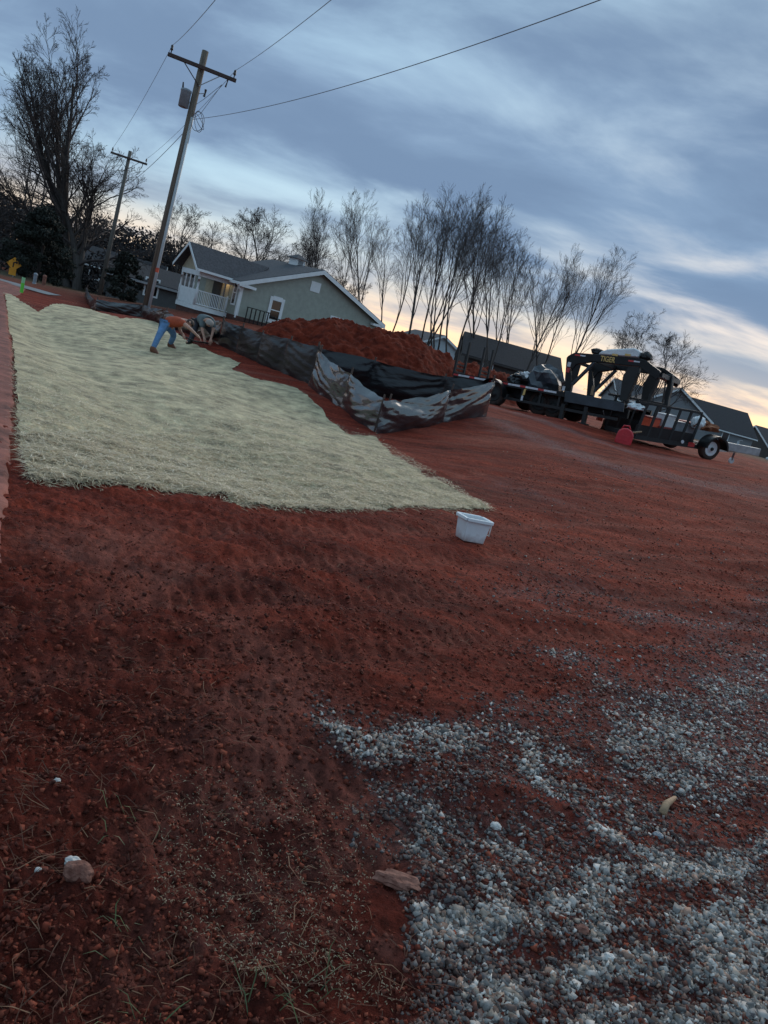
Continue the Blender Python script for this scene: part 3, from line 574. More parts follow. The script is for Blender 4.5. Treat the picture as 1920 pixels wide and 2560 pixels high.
GG = rays_to_ground(gs); V, T, C = ribbons(GG, (.03, .075), (.002, .0035), (.0, .004), (.4, 1.8), [(.06, .085, .03), (.09, .10, .04), (.15, .13, .07), (.05, .07, .03)])
tag(mesh_np('grass', V, T, 'strand', col=C), 'thin green grass sprouts at the bottom left', 'grass', kind='stuff')
# ------------------------------------------------------------------ red soil mound
crest = [(r4(-150, 190), 24.5), (r4(-60, 160), 25), (r4(100, 122), 25.5), (r4(300, 110), 26), (r4(480, 95), 26), (r4(580, 130), 26), (r4(720, 180), 26), (r4(900, 200), 26.3), (r4(1040, 240), 26.5), (r4(1110, 300), 26.5),
         (r4(1160, 345), 27), (r4(1310, 405), 28), (r5(200, 262), 29), (r5(310, 320), 30), (r5(540, 372), 31), (r5(700, 420), 31)]
cp = [at(*p, Y) for p, Y in crest]; cxs = np.array([p.x for p in cp]); cys = np.array([p.y for p in cp]); czs = np.array([p.z for p in cp])
gx, gy = np.meshgrid(np.linspace(cxs[0]-.8, cxs[-1]+.8, 300), np.linspace(-4.2, 5, 180)); yc = np.interp(gx, cxs, cys); zc = np.interp(gx, cxs, czs)
base = H(gx, yc+gy); prof = np.where(gy < 0, np.clip(1+gy/3.6, 0, 1), np.clip(1-gy/4.2, 0, 1)); prof = prof*prof*(3-2*prof)*.55+prof*.45
endf = np.clip((gx-gx.min())/1.2, 0, 1)*np.clip((gx.max()-gx)/1.2, 0, 1)
mz = base-.12+np.maximum(zc-base+.12, 0)*prof*endf+(.20*fbm(gx*.9, (yc+gy)*.9, 3)+.13*fbm(gx*3.1, (yc+gy)*3.1, 5, .6)+.05*np.abs(fbm(gx*9, (yc+gy)*9, 2)))*np.clip(prof*3, 0, 1)*endf
V = np.stack([gx, yc+gy, mz], -1).reshape(-1, 3); a_, b_ = gx.shape; i_, j_ = np.meshgrid(np.arange(a_-1), np.arange(b_-1), indexing='ij')
Q = np.stack([i_*b_+j_, i_*b_+j_+1, (i_+1)*b_+j_+1, (i_+1)*b_+j_], -1).reshape(-1, 4)
mound = tag(mesh_np('soil_mound', V, Q, 'mound', smooth=True), 'long heap of loose red clay behind the black plastic fence', 'soil mound')
origin_to(mound, (float(cxs[4]), float(cys[4]), float(H(cxs[4], cys[4]))))

# ------------------------------------------------------------------ silt fences
def smoothstep(a): a = np.clip(a, 0, 1); return a*a*(3-2*a)
def fence(label, posts, heights, seed, fold=.05, toe=.0, stake_up=.10, group=None, m_='plastic'):
    root = thing('silt_fence', label, 'silt fence', (posts[0][0], posts[0][1], hz(*posts[0])), group)
    g = np.random.default_rng(seed)
    for k, (x, y) in enumerate(posts):
        z = hz(x, y); lx, ly = g.normal(0, .03, 2)
        MB().beam((x, y+.11, z-.15), (x+lx, y+.11+ly, z+heights[k]+stake_up+g.uniform(-.05, .03)), .036, .036).build('stake', 'stake', root)
    for k in range(len(posts)-1):
        (x0, y0), (x1, y1) = posts[k], posts[k+1]; L_ = math.hypot(x1-x0, y1-y0); nu = max(24, int(L_*26)); nv = 22
        u = np.linspace(0, 1, nu)[None, :]; v = np.linspace(0, 1, nv)[:, None]
        top = heights[k]+(heights[k+1]-heights[k])*u-g.uniform(.0, .05)*np.sin(np.pi*u)**1.2*L_/2
        nx_, ny_ = (y1-y0)/L_, -(x1-x0)/L_
        if ny_ > 0: nx_, ny_ = -nx_, -ny_
        X = x0+(x1-x0)*u+0*v; Y = y0+(y1-y0)*u+0*v; Z0 = HF(X, Y)
        s1, s2, s3 = g.uniform(0, 90, 3); sl = g.choice([-1, 1])*g.uniform(.5, 1.1)
        uu = u*L_; q = uu+sl*v*.8
        f1 = perlin(uu*.9+s1+0*v, v*1.6+s2+uu*.5); f2 = 1-np.abs(perlin(uu*.8+s3+v*.6, v*5.0+uu*sl*1.6+s1)); f3 = 1-np.abs(perlin(uu*1.1+s2-v*.5, v*8.0-uu*1.9+s3))
        fan = np.abs(np.sin(np.arctan2(1.02-v, np.minimum(uu, L_-uu)+.06)*6+s1))*np.exp(-np.minimum(uu, L_-uu)/.55)*v
        edge = np.clip(np.minimum(u, 1-u)*L_/.15, 0, 1)
        disp = (fold*1.1*f1+fold*.9*(f2-.6)+fold*.40*(f3-.6))*(.25+.75*edge)+fold*.5*fan+fold*1.4*np.sin(np.pi*u)*np.sin(np.pi*v)+toe*(1-v)**2
        Z = Z0+v*top-.05*(v == 0)
        P = np.stack([X+nx_*disp, Y+ny_*disp, Z+.02*f1*v], -1)
        A = np.stack(np.meshgrid(np.arange(nv-1), np.arange(nu-1), indexing='ij'), -1).reshape(-1, 2); b = A[:, 0]*nu+A[:, 1]
        mesh_np('fabric_panel', P.reshape(-1, 3), np.stack([b, b+1, b+nu+1, b+nu], -1), m_, root, smooth=True)
    return root
def gxy(p): q = ground0(*p); return (q.x, q.y)
jn = at(*r3(1138, 985), 17.3); J = (jn.x, jn.y)
pA = at(545, 864, 20.6); A0 = (pA.x, pA.y); pC = at(944, 1085, 14.3); C0 = (pC.x, pC.y); pE = at(1208, 1040, 17.4); E0 = (pE.x, pE.y)
def lerp2(a, b, t): return (a[0]+(b[0]-a[0])*t, a[1]+(b[1]-a[1])*t)
fence('black plastic silt fence running from the two workers past the soil mound', [A0, lerp2(A0, J, .22), lerp2(A0, J, .46), lerp2(A0, J, .72), J], [.66, .68, .72, .80, .84], 5, .03)
bk = at(921, 970, 17.75)
fence('slack black plastic silt fence closing the back of the triangular pen', [(J[0]+.06, J[1]+.05), (bk.x, bk.y), lerp2((bk.x, bk.y), E0, .62), (E0[0], E0[1]+.10)], [.80, .76, .70, .74], 8, .05)
fence('shiny wrinkled silt fence wing sloping from the junction to the near corner', [(J[0]+.03, J[1]-.12), lerp2(J, C0, .52), C0], [.82, .70, .62], 13, .06, .05, m_='sheen')
fence('silvery creased silt fence wing from the near corner to the trailer wheel', [lerp2(C0, E0, -.035), lerp2(C0, E0, .55), (E0[0]+.02, E0[1]-.05)], [.62, .68, .80], 21, .065, .05, m_='sheen')
l0 = at(405, 815, 26); l1 = at(330, 790, 30); l2 = at(236, 780, 32.5); l3 = at(212, 745, 40)
fence('low far run of black silt fence behind the utility pole', [A0, (l0.x, l0.y), (l1.x, l1.y+.9), (l2.x, l2.y), (l3.x, l3.y)], [.6, .5, .5, .55, .5], 34, .06)

# ------------------------------------------------------------------ utility poles and wires
ARM = Vector((.91, .41, 0)).normalized(); LINE = Vector((.41, -.91, 0)).normalized()
def pole(base_px, top_px, Y, r0, r1_, label, near):
    b = at(*base_px, Y); b.z = hz(b.x, b.y); top = at(*top_px, Y).z
    t = thing('utility_pole', label, 'utility pole', b, 'wooden utility poles'); h = top-b.z; X, Yy, z = b
    lean = .34 if near else .30; MB().tube([(X, Yy, z-.4), (X+lean*.5, Yy, z+h*.5), (X+lean, Yy, top)], [r0, (r0+r1_)/2, r1_], 14).build('shaft', 'pole' if near else 'polegrey', t, True)
    X += lean; ac = Vector((X, Yy, top-(.62 if near else .5)))+LINE*(r1_+.06); hl = 1.27 if near else 1.2
    arm = MB().beam(ac-ARM*hl, ac+ARM*hl, .10, .13).build('crossarm', 'arm', t, bevel=.008)
    for s in (-1, 1):
        MB().beam(ac+ARM*s*.66-Vector((0, 0, .06)), Vector((X, Yy, top-1.25))+LINE*r1_, .03, .03).build('brace', 'galv' if s > 0 else 'arm', t)
    ins = []
    for s in ((-1, 1) if near else (-1, 1)):
        q = ac+ARM*s*(hl-.1)+Vector((0, 0, .065)); i_o = MB().lathe(q, (0, 0, 1), [(0, .02), (.10, .02), (.11, .055), (.16, .06), (.18, .035), (.22, .05), (.26, .045), (.29, .02)], 10).build('insulator', 'porcelain', t, True); ins.append(q+Vector((0, 0, .27)))
    q = ac+ARM*(hl*.76)-Vector((0, 0, .06)); MB().tube([q, q-Vector((.0, 0, .1)), q-Vector((.03, 0, .28))], [.035, .02, .035], 8).build('cutout_fuse', 'porcelain', t)
    return t, b, top, ins, ac
p1, b1, top1, ins1, ac1 = pole((358, 797), (515, 128), 31, .155, .12, 'tall near wooden utility pole with grey conduit, transformer and crossarm', True)
p2, b2, top2, ins2, ac2 = pole((247, 744), (298, 370), 55, .16, .11, 'smaller farther utility pole beside the big bare tree', False)
X0, Yy, z = b1; X = X0+.34*.8; side = Vector((.86, -.5, 0)); zc_ = at(*r1(1225, 720), 31).z
MB().tube([Vector((X0, Yy, z-.2))+side*.17, Vector((X0+.09, Yy, z+3))+side*.165, Vector((X0+.24, Yy, zc_-.2))+side*.15], .062, 10).build('conduit', 'pvc', p1, True)
zb = at(*r1(1010, 1752), 31).z; MB().lathe((X0+.05+side.x*.17, Yy+side.y*.17, zb-.06), (0, 0, 1), [(0, .072), (.17, .072)], 10).build('orange_band', 'orange_tape', p1)
tz0 = at(*z7(515, 1390), 31).z; tz1 = at(*z7(590, 1040), 31).z; tcx = Vector((X, Yy, 0))-ARM*.33+LINE*.05
tx = MB().lathe((tcx.x, tcx.y, tz0), (0, 0, 1), [(0, .15), (.02, .19), (tz1-tz0-.12, .19), (tz1-tz0-.1, .205), (tz1-tz0-.04, .2), (tz1-tz0, .10)], 18).build('transformer', 'tx', p1, True)
MB().tube([(tcx.x-.1, tcx.y-.12, tz1-.05), (tcx.x-.12, tcx.y-.14, tz1+.16)], [.04, .025], 8).build('bushing', 'porcelain', tx)
MB().beam((tcx.x, tcx.y, tz0+.25), (X, Yy, tz0+.25), .06, .05).build('bracket', 'galv', tx)
ar = at(*z7(850, 1085), 31); MB().tube([ar+Vector((0, 0, .14)), ar, ar-Vector((.02, 0, .12))], [.05, .03, .05], 8).build('arrester', 'porcelain', p1); MB().tube([ar, Vector((X, Yy, ar.z-.1))], .015, 5).build('arrester_bracket', 'galv', p1)
cc = at(*z7(730, 1630), 31)-Vector((0, .12, 0)); co = MB()
for k, (rx, rz_, ph) in enumerate(((.30, .34, 0), (.22, .36, .5), (.26, .24, 1.1))):
    co.tube([cc+Vector((math.cos(a+ph)*rx*.8+.04*k, -.02*k, math.sin(a)*rz_)) for a in np.linspace(0, 2*math.pi, 25)], .012, 5, False)
co.build('cable_coil', 'wire', p1)
for q in (-1, 1):
    e = Vector((X, Yy, top1-1.9-.5*(q > 0))); MB().tube([ac1+ARM*.8-Vector((0, 0, .3)), e+ARM*.34+Vector((0, 0, .3)), e+side*.16, e+side*.16-Vector((0, 0, .9))], .009, 5).build('jumper_wire', 'wire', p1)
def wire(label, a, b, sag, rad_, n=40):
    a = Vector(a); b = Vector(b); pts = [a.lerp(b, t)-Vector((0, 0, sag*4*t*(1-t))) for t in np.linspace(0, 1, n)]
    o = MB().tube(pts, rad_, 5).build('overhead_wire', 'wire'); tag(o, label, 'wire', 'overhead wires'); return origin_to(o, a)
e1 = at(*dsp(465, 0), 17); e2 = at(*dsp(715, 0), 17)
def through(a, q, k): return Vector(a)+(q-Vector(a))*k
wire('thin wire rising from the left crossarm insulator to the top edge', ins1[0], through(ins1[0], e1+Vector((0, 0, .133)), 1.5), .15, .008)
wire('thin wire rising from the right crossarm insulator to the top edge', ins1[1], through(ins1[1], e2+Vector((0, 0, .133)), 1.5), .15, .008)
wire('thin wire linking the left ends of both crossarms', ins1[0], ins2[0], .25, .008); wire('thin wire linking the right ends of both crossarms', ins1[1], ins2[1], .25, .008)
sv = Vector((X, Yy, at(*z7(650, 1590), 31).z))+side*.14; e3 = at(*dsp(1295, 0), 14)
wire('thick sagging service cable crossing the sky to the upper right', sv, through(sv, e3+Vector((0, 0, .42)), 1.35), .55, .009)
wire('lower communications wire between the two utility poles', Vector((X, Yy, sv.z-.3)), Vector((b2.x, b2.y, top2-2.6)), .3, .012)

# ------------------------------------------------------------------ sage green house with porch
hc = at(593, 803, 45); hb = hz(hc.x, hc.y)-.05; hx = Vector((.66, .75, 0)).normalized(); hy = Vector((-hx.y, hx.x, 0))
hO = Vector((at(608, 703, 45).x, 45, hb)); HM = Matrix((hx, hy, Vector((0, 0, 1)))).transposed().to_4x4(); HM.translation = hO
house = thing('green_house', 'sage green sided house with white trimmed gable and railed front porch', 'house', hO, M4=HM)
EV = 2.86-hb; AP = 4.80-hb; W_ = 11.2; AX = 5.35; LH = 4.9                       # eave, apex, gable width, apex position, length
FL = .62
MB(HM).prism([(0, 0, -.3), (W_, 0, -.3), (W_, 0, EV-.12), (AX, 0, AP-.12), (0, 0, EV-.12)], (0, LH, 0)).build('wall', 'siding', house)
MB(HM).span(-.02, W_+.02, -.02, LH+.02, -.4, .32).build('foundation', 'brick', house)
def gable_top(x): return EV-.14+(AP-EV)*(x/AX if x < AX else (W_-x)/(W_-AX))
nb = int((AP-.35)/.14)
for k in range(nb):                                                                 # lapped siding boards on the gable end
    z0 = .33+k*.14; zt_ = min(z0+.138, AP-.16)
    if z0 > AP-.25: break
    def xr(z): 
        if z <= EV-.14: return .0, W_
        f = (z-EV+.14)/(AP-EV); return AX*f, W_-(W_-AX)*f
    a0, c0 = xr(z0); a1, c1 = xr(zt_)
    MB(HM).add([(a0, -.022, z0), (c0, -.022, z0), (c1, -.006, zt_), (a1, -.006, zt_), (a0, .0, z0), (c0, .0, z0)], [(0, 1, 2, 3), (0, 4, 5, 1)]).build('siding_board', 'siding', house)
ov = .42
roof = MB(HM)
def plane(a, b, c, d, t=.09): roof.prism([a, b, c, d], (0, 0, t))
sl = (AP-EV)/AX; sr = (AP-EV)/(W_-AX)
plane((-ov, -.35, EV-ov*sl), (AX, -.35, AP), (AX, LH+.3, AP), (-ov, LH+.3, EV-ov*sl))
plane((AX, -.35, AP), (W_+ov, -.35, EV-ov*sr), (W_+ov, LH+.3, EV-ov*sr), (AX, LH+.3, AP))
rf = roof.build('roof', 'roof', house)
for (xa, za, xb, zb_) in ((-ov, EV-ov*sl, AX, AP), (AX, AP, W_+ov, EV-ov*sr)):
    MB(HM).prism([(xa, -.375, za-.19), (xb, -.375, zb_-.19), (xb, -.375, zb_+.055), (xa, -.375, za+.055)], (0, .035, 0)).build('rake_board', 'white', rf)
MB(HM).span(-ov-.12, -ov-.003, -.36, 2, EV-ov*sl-.10, EV-ov*sl+.05).build('gutter', 'white', rf)
for xc in (.0, W_): MB(HM).span(xc-.10, xc+.12, -.034, -.0235, .33, gable_top(xc)).build('corner_board', 'white', house)
MB(HM).span(-.035, -.0, .0, .16, .33, EV-.2).build('corner_board', 'white', house)
MB(HM).prism([(W_+ov, -.36, EV-ov*sr-.17), (W_-.7, -.36, EV-ov*sr-.17), (W_-.7, -.36, EV-ov*sr-.03), (W_+ov, -.36, EV-ov*sr+.03)], (0, .3, 0)).build('eave_return', 'white', rf)
MB(HM).prism([(-ov, -.36, EV-ov*sl-.17), (.75, -.36, EV-ov*sl-.17), (.75, -.36, EV-ov*sl-.03), (-ov, -.36, EV-ov*sl+.03)], (0, .3, 0)).build('eave_return', 'white', rf)
ds = MB(HM); ds.tube([(-ov-.06, -.2, EV-ov*sl-.05), (-.3, -.2, EV-.45), (-.1, -.10, EV-.62), (-.1, -.10, .2)], .05, 8); ds.build('downspout', 'white', house)
def Hpx(p, yl=0.):                                                                  # pixel -> (x, z) on the gable plane
    d = ray(*p); n = hy; t = ((hO+hy*yl)-CAM).dot(n)/d.dot(n); q = HM.inverted() @ (CAM+d*t); return q.x, q.z
def window(x0, x1, z0, z1, M4, par, sashes=2, tr=.20, yo=-.026):
    wn = MB(M4); wn.span(x0-tr, x0, yo-.04, yo, z0-tr, z1+tr); wn.span(x1, x1+tr, yo-.04, yo, z0-tr, z1+tr); wn.span(x0+.001, x1-.001, yo-.042, yo, z1, z1+tr*1.3); wn.span(x0+.001, x1-.001, yo-.055, yo, z0-tr, z0)
    wo_ = wn.build('window', 'white', par); zm = (z0+z1)/2
    for a, b in ((z0, zm), (zm, z1)): MB(M4).span(x0, x1, yo-.008, yo-.002, a+.03, b-.03).build('pane', 'glass', wo_)
    MB(M4).span(x0+.002, x1-.002, yo-.03, yo-.009, zm-.03, zm+.03).build('sash_rail', 'white', wo_); return wo_
wx0, wz1 = Hpx(r3(880, 490)); wx1, wz0 = Hpx(r3(915, 628)); wxr, _ = Hpx(r3(942, 505)); wx0b, _ = Hpx(r3(862, 605))
window(min(wx0, wx0b)+.05, (wxr+wx1)/2, wz0, wz1, HM, house)
vx0, vz1 = Hpx(r3(1140, 367)); vx1, vz0 = Hpx(r3(1172, 446)); MB(HM).span(vx0-.02, vx1+.15, -.05, -.024, vz0, vz1).build('gable_vent', 'white', house)
sx, szz = Hpx(r3(1262, 585)); MB(HM).span(sx, sx+.55*2, -.06, -.024, szz-1.1, szz-.05).build('window_head', 'white', house)
# porch on the front wall (x < 0)
PD = 2.2; Y0, Y1 = .95, 2.75; RZ = 4.05-hb; PE = EV-.10; YC = (Y0+Y1)/2; FLz = .86-hb
MB(HM).span(-PD-.06, -.003, Y0-.06, Y1+.06, FLz-.24, FLz).build('porch_floor', 'white', house)
MB(HM).span(-PD, -.003, Y0, Y1, -.3, FLz-.243).build('porch_foundation', 'brick', house)
pr = MB(HM); oh = .40; pr.prism([(-PD-.5, Y0-oh, PE), (-PD-.5, YC, RZ), (2.9, YC, RZ), (.6, Y0-oh, PE)], (0, 0, .085)); pr.prism([(-PD-.5, YC, RZ), (-PD-.5, Y1+oh, PE), (.6, Y1+oh, PE), (2.9, YC, RZ)], (0, 0, .085))
pro = pr.build('porch_roof', 'roof', house)
MB(HM).prism([(-PD-.06, Y0-.1, PE-.02), (-PD-.06, Y1+.1, PE-.02), (-PD-.06, YC, RZ-.08)], (.06, 0, 0)).build('porch_gable', 'cream', house)
for ya in (Y0-oh, Y1+oh): MB(HM).prism([(-PD-.53, ya, PE-.10), (-PD-.53, YC, RZ-.10), (-PD-.53, YC, RZ+.07), (-PD-.53, ya, PE+.07)], (.03, 0, 0)).build('rake_board', 'white', pro)
MB(HM).span(-PD-.5, .2, Y0-oh-.10, Y0-oh-.003, PE-.06, PE+.07).build('gutter', 'white', pro)
MB(HM).span(-PD-.1, -.003, Y0-.09, Y0+.09, PE-.30, PE-.03).build('porch_beam', 'white', house); MB(HM).span(-PD-.1, -PD+.08, Y0+.091, Y1, PE-.30, PE-.03).build('porch_beam', 'white', house)
RT = FLz+.86
for (xa, ya) in ((-PD, Y0), (-PD, Y1), (-.14, Y0)):
    top_ = PE-.301 if xa < -1 else RT+.08
    MB(HM).lathe((*(xa, ya), FLz), (0, 0, 1), [(0, .075), (.9, .075), (1.0, .05), (1.15, .065), (1.5, .05), (top_-FLz-.2, .06), (top_-FLz-.15, .075), (top_-FLz, .075)] if top_ > RT+.3 else [(0, .06), (top_-FLz, .06)], 8).build('porch_post', 'white', house, True)
for f in (.25, .5, .75): MB(HM).lathe((-PD, Y0+(Y1-Y0)*f, FLz), (0, 0, 1), [(0, .03), (.86, .03), (.95, .04), (1.1, .055), (1.25, .03), (1.5, .05), (1.75, .03), (PE-.301-FLz, .04)], 8).build('turned_baluster', 'white', house, True)
rl = MB(HM); rl.span(-PD, 0, Y0-.03, Y0+.03, RT-.06, RT); rl.span(-PD, 0, Y0-.025, Y0+.025, FLz+.06, FLz+.12); rlo = rl.build('porch_railing', 'white', house)
for k in range(19): MB(HM).box((-PD+.11*(k+1), Y0, (FLz+RT)/2+.03), (.035, .035, RT-FLz-.12)).build('baluster', 'white', rlo)
rl = MB(HM); rl.span(-PD-.03, -PD+.03, Y0+.08, Y1-.08, FLz+.02, RT); rl.build('porch_panel', 'white', house)
FM = HM @ Matrix(((0, -1, 0, 0), (1, 0, 0, 0), (0, 0, 1, 0), (0, 0, 0, 1)))         # front wall frame: x along the wall, y into the house
FM = HM @ Matrix(((0, 1, 0, 0), (-1, 0, 0, 0), (0, 0, 1, 0), (0, 0, 0, 1)))
def front(x0, x1, z0, z1, t0, t1): return MB(HM).span(-t1, -t0, x0, x1, z0, z1)
front(Y0+.2, Y1+.9, FLz, PE-.3, .004, .03).build('porch_wall', 'cream', house)
wn = front(.28, .72, FLz+.55, FLz+1.95, .004, .05).build('window', 'white', house); front(.38, .62, FLz+.65, FLz+1.23, .051, .058).build('pane', 'glass', wn); front(.38, .62, FLz+1.29, FLz+1.85, .051, .058).build('pane', 'glass', wn)
dr = front(Y0+.95, Y0+1.85, FLz, FLz+2.0, .031, .06).build('front_door', 'brownside', house); front(Y0+.55, Y0+.7, FLz, FLz+2.0, .031, .05).build('door_sidelight', 'glass', dr)
lamp = front(Y0+.38, Y0+.50, FLz+1.68, FLz+1.9, .031, .12).build('porch_lamp', 'lamp', house)
ld = bpy.data.lights.new('porch_lamp_light', 'POINT'); ld.energy = 2.2; ld.color = (1, .74, .42); ld.shadow_soft_size = .06
lo = bpy.data.objects.new('porch_lamp_light', ld); COL.objects.link(lo); lo.parent = lamp; lo.location = (-.35, Y0+.44, FLz+1.6)
# cupola, rear wing, dark side railing
cux = AX+.1; cb = AP+.02; cuy = 2.6
cu = MB(HM).span(cux-.36, cux+.36, cuy-.36, cuy+.36, AP-.3, AP+.42).build('cupola', 'white', house)
MB(HM).add([(cux-.55, cuy-.55, cb+.40), (cux+.55, cuy-.55, cb+.40), (cux+.55, cuy+.55, cb+.40), (cux-.55, cuy+.55, cb+.40), (cux, cuy, cb+.72)], [(3, 2, 1, 0), (0, 1, 4), (1, 2, 4), (2, 3, 4), (3, 0, 4)]).build('cupola_roof', 'roof', cu)
MB(HM).span(cux-.2, cux+.2, cuy-.375, cuy-.362, cb+.08, cb+.34).build('louvre', 'greyside', cu)
wg = MB(HM); wg.span(W_-.5, W_+2.3, 1.6, 4.6, -.3, EV-.55); wg.build('rear_wing', 'siding', house)
MB(HM).prism([(W_-1.2, 1.4, EV+.15), (W_+2.7, 1.4, EV-.7), (W_+2.7, 4.9, EV-.7), (W_-1.2, 4.9, EV+.15)], (0, 0, .1)).build('rear_wing_roof', 'roof', house)
rr0 = MB(HM)
for k in range(6): rr0.beam((.35+.3*k, -.5, -.2), (.35+.3*k, -.5, .95), .05, .05)
rr0.beam((.3, -.5, .95), (1.95, -.5, .95), .06, .05); rr0.beam((.3, -.5, .25), (1.95, -.5, .25), .05, .04); ro = rr0.build('side_railing', 'blackmetal'); tag(ro, 'short black metal railing standing beside the green house gable', 'railing'); origin_to(ro, HM @ Vector((1, -.5, 0)))
ro2 = MB(HM).tube([(1.95, -.5, .8), (4.2, -.5, .62)], .03, 6).build('hose_pipe', 'blackmetal', None); tag(ro2, 'thin dark pipe running from the black railing below the gable window', 'pipe'); origin_to(ro2, HM @ Vector((1.95, -.5, .8)))

# ------------------------------------------------------------------ other houses
def gable_house(label, O, ang, L, W, wall_h, rise, mw, mr, ov=.4, group=None, gable='white', windows=True):
    z = float(H(O[0], O[1]))-.1; d = Vector((math.cos(ang), math.sin(ang), 0)); n = Vector((-d.y, d.x, 0))
    M4 = Matrix((d, n, Vector((0, 0, 1)))).transposed().to_4x4(); M4.translation = Vector((O[0], O[1], z))   # x along the ridge, y across
    t = thing('house', label, 'house', (O[0], O[1], z), group, M4)
    MB(M4).prism([(0, -W/2, 0), (0, W/2, 0), (0, W/2, wall_h), (0, 0, wall_h+rise), (0, -W/2, wall_h)], (L, 0, 0)).build('wall', mw, t)
    s = rise/(W/2); r_ = MB(M4)
    for sg in (-1, 1): r_.prism([(-ov, sg*(W/2+ov), wall_h-ov*s+.02), (-ov, 0, wall_h+rise+.02), (L+ov, 0, wall_h+rise+.02), (L+ov, sg*(W/2+ov), wall_h-ov*s+.02)], (0, 0, .1))
    ro_ = r_.build('roof', mr, t)
    for xe in (-ov-.03, L+ov+.002):
        for sg in (-1, 1): MB(M4).prism([(xe, sg*(W/2+ov), wall_h-ov*s-.2), (xe, 0, wall_h+rise-.2), (xe, 0, wall_h+rise+.08), (xe, sg*(W/2+ov), wall_h-ov*s+.08)], (.028, 0, 0)).build('rake_board', gable, ro_)
    for sg in (-1, 1): MB(M4).span(-ov, L+ov, sg*(W/2+ov)-.04, sg*(W/2+ov)+.04, wall_h-ov*s-.10, wall_h-ov*s+.06).build('gutter', gable, ro_)
    if windows:
        for sg in (-1, 1):
            for xx in (L*.25, L*.7):
                w_o = MB(M4).span(xx-.55, xx+.55, sg*(W/2+.02)-.02, sg*(W/2+.02)+.02, .9, 2.3).build('window', 'white', t); MB(M4).span(xx-.42, xx+.42, sg*(W/2+.045)-.004, sg*(W/2+.045)+.004, 1.02, 2.18).build('pane', 'glass', w_o)
    return t, M4
q = at(*dsp(1100, 780), 78); gable_house('long house with dark roof and dark walls behind the gooseneck trailer', (q.x-4.6, 78+1.0), R(2), 9.2, 8.4, 2.35, 2.0, 'brownside', 'darkroof', gable='brownside')
q = at(1096, 870, 100); mh, mM = gable_house('pale blue house with grey roof beyond the soil mound', (q.x+.2, 98.5), R(112), 10, 5.0, 3.0, 1.25, 'blueside', 'roof')
q = at(1708, 1060, 104); gable_house('distant grey gabled house at right with wide pale trim', (q.x-3.4, 99), R(84), 9, 9.0, 2.8, 2.75, 'greyside', 'darkroof', .5)
q = at(1790, 1060, 106); gable_house('long dark roofed wing of the distant house at far right', (q.x-8, 109), R(6), 13.0, 9.0, 2.3, 2.9, 'greyside', 'darkroof', .4)
q = at(1600, 1020, 112); gable_house('low grey roofed house seen through the trailer gooseneck', (q.x-3.5, 116), R(4), 12, 9, 2.6, 2.6, 'greyside', 'roof', .4)
q = at(1915, 1090, 130); gable_house('dark roofed house cut off by the right edge', (q.x-1, 132), R(10), 14, 10, 2.2, 2.6, 'brownside', 'darkroof', .4)
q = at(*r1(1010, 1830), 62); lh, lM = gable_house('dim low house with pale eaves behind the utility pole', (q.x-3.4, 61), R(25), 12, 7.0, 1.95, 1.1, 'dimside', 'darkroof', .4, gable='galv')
q = at(*r1(640, 1740), 80); gable_house('dim small house half hidden behind the big bare tree', (q.x-2, 80), R(15), 8, 6, 2.4, 1.6, 'brownside', 'darkroof', .4)
# ------------------------------------------------------------------ bare winter trees
def rvec(g): return Vector((g.gauss(0, 1), g.gauss(0, 1), g.gauss(0, 1)))
def grow_tree(seed, h, spread, stems=1, counts=(13, 8, 7, 4), lo=.25, up=.55, crook=.10, r0=None, fork=.5, twig=.011, lens=(.42, .5, .5, .5), fan=.62):
    g = random.Random(seed); chains = []
    r0 = r0 or h*.013
    def branch(p, d, L, r, lev):
        k = (9, 7, 5, 4, 3)[lev]; pts = [p.copy()]; rs = [r]; d = d.normalized(); r_end = max(twig*.7, r*(.22 if lev == 0 else .3)); dirs = [d]
        for i in range(k):
            d = (d+rvec(g)*crook*(1+.35*lev)+Vector((0, 0, 1))*up*(.05 if lev == 0 else .17 if lev == 1 else .08 if lev == 2 else .03)).normalized()
            p = p+d*(L/k); pts.append(p.copy()); dirs.append(d); rs.append(r+(r_end-r)*((i+1)/k))
        chains.append((lev, pts, rs))
        if lev >= 4 or lev >= len(counts): return
        n = counts[lev]; start = lo if lev == 0 else .22
        for j in range(n):
            t = start+(1-start)*((j+g.random()*.9)/n)**.85; q = t*k; i = min(k-1, int(q)); f = q-i
            base = pts[i].lerp(pts[i+1], f); dd = dirs[i]
            s = dd.orthogonal(); s.rotate(Matrix.Rotation(g.uniform(0, 6.283), 3, dd)) if False else None
            ax = dd.cross(rvec(g)).normalized(); ang = (spread if lev == 0 else fan)*g.uniform(.7, 1.25)*(1 if lev else (1.15-.45*t))
            nd_ = (dd*math.cos(ang)+ax*math.sin(ang)).normalized()
            Lc = L*lens[lev]*g.uniform(.7, 1.15)*((1.25-.75*t) if lev == 0 else (1.2-.6*t))
            branch(base, nd_, Lc, max(twig, (rs[i]+(rs[i+1]-rs[i])*f)*(fork if lev == 0 else .55)), lev+1)
    for s in range(stems):
        a = g.uniform(0, 6.28); tilt = 0 if stems == 1 else g.uniform(.08, .24)
        d = Vector((math.cos(a)*tilt+g.gauss(0, .03), math.sin(a)*tilt+g.gauss(0, .03), 1)); off = Vector((math.cos(a), math.sin(a), 0))*(0 if stems == 1 else r0*1.2)
        branch(off-Vector((0, 0, .2)), d, h*.93*g.uniform(.85 if stems > 1 else 1, 1.0), r0*(1 if stems == 1 else .75), 0)
    return chains
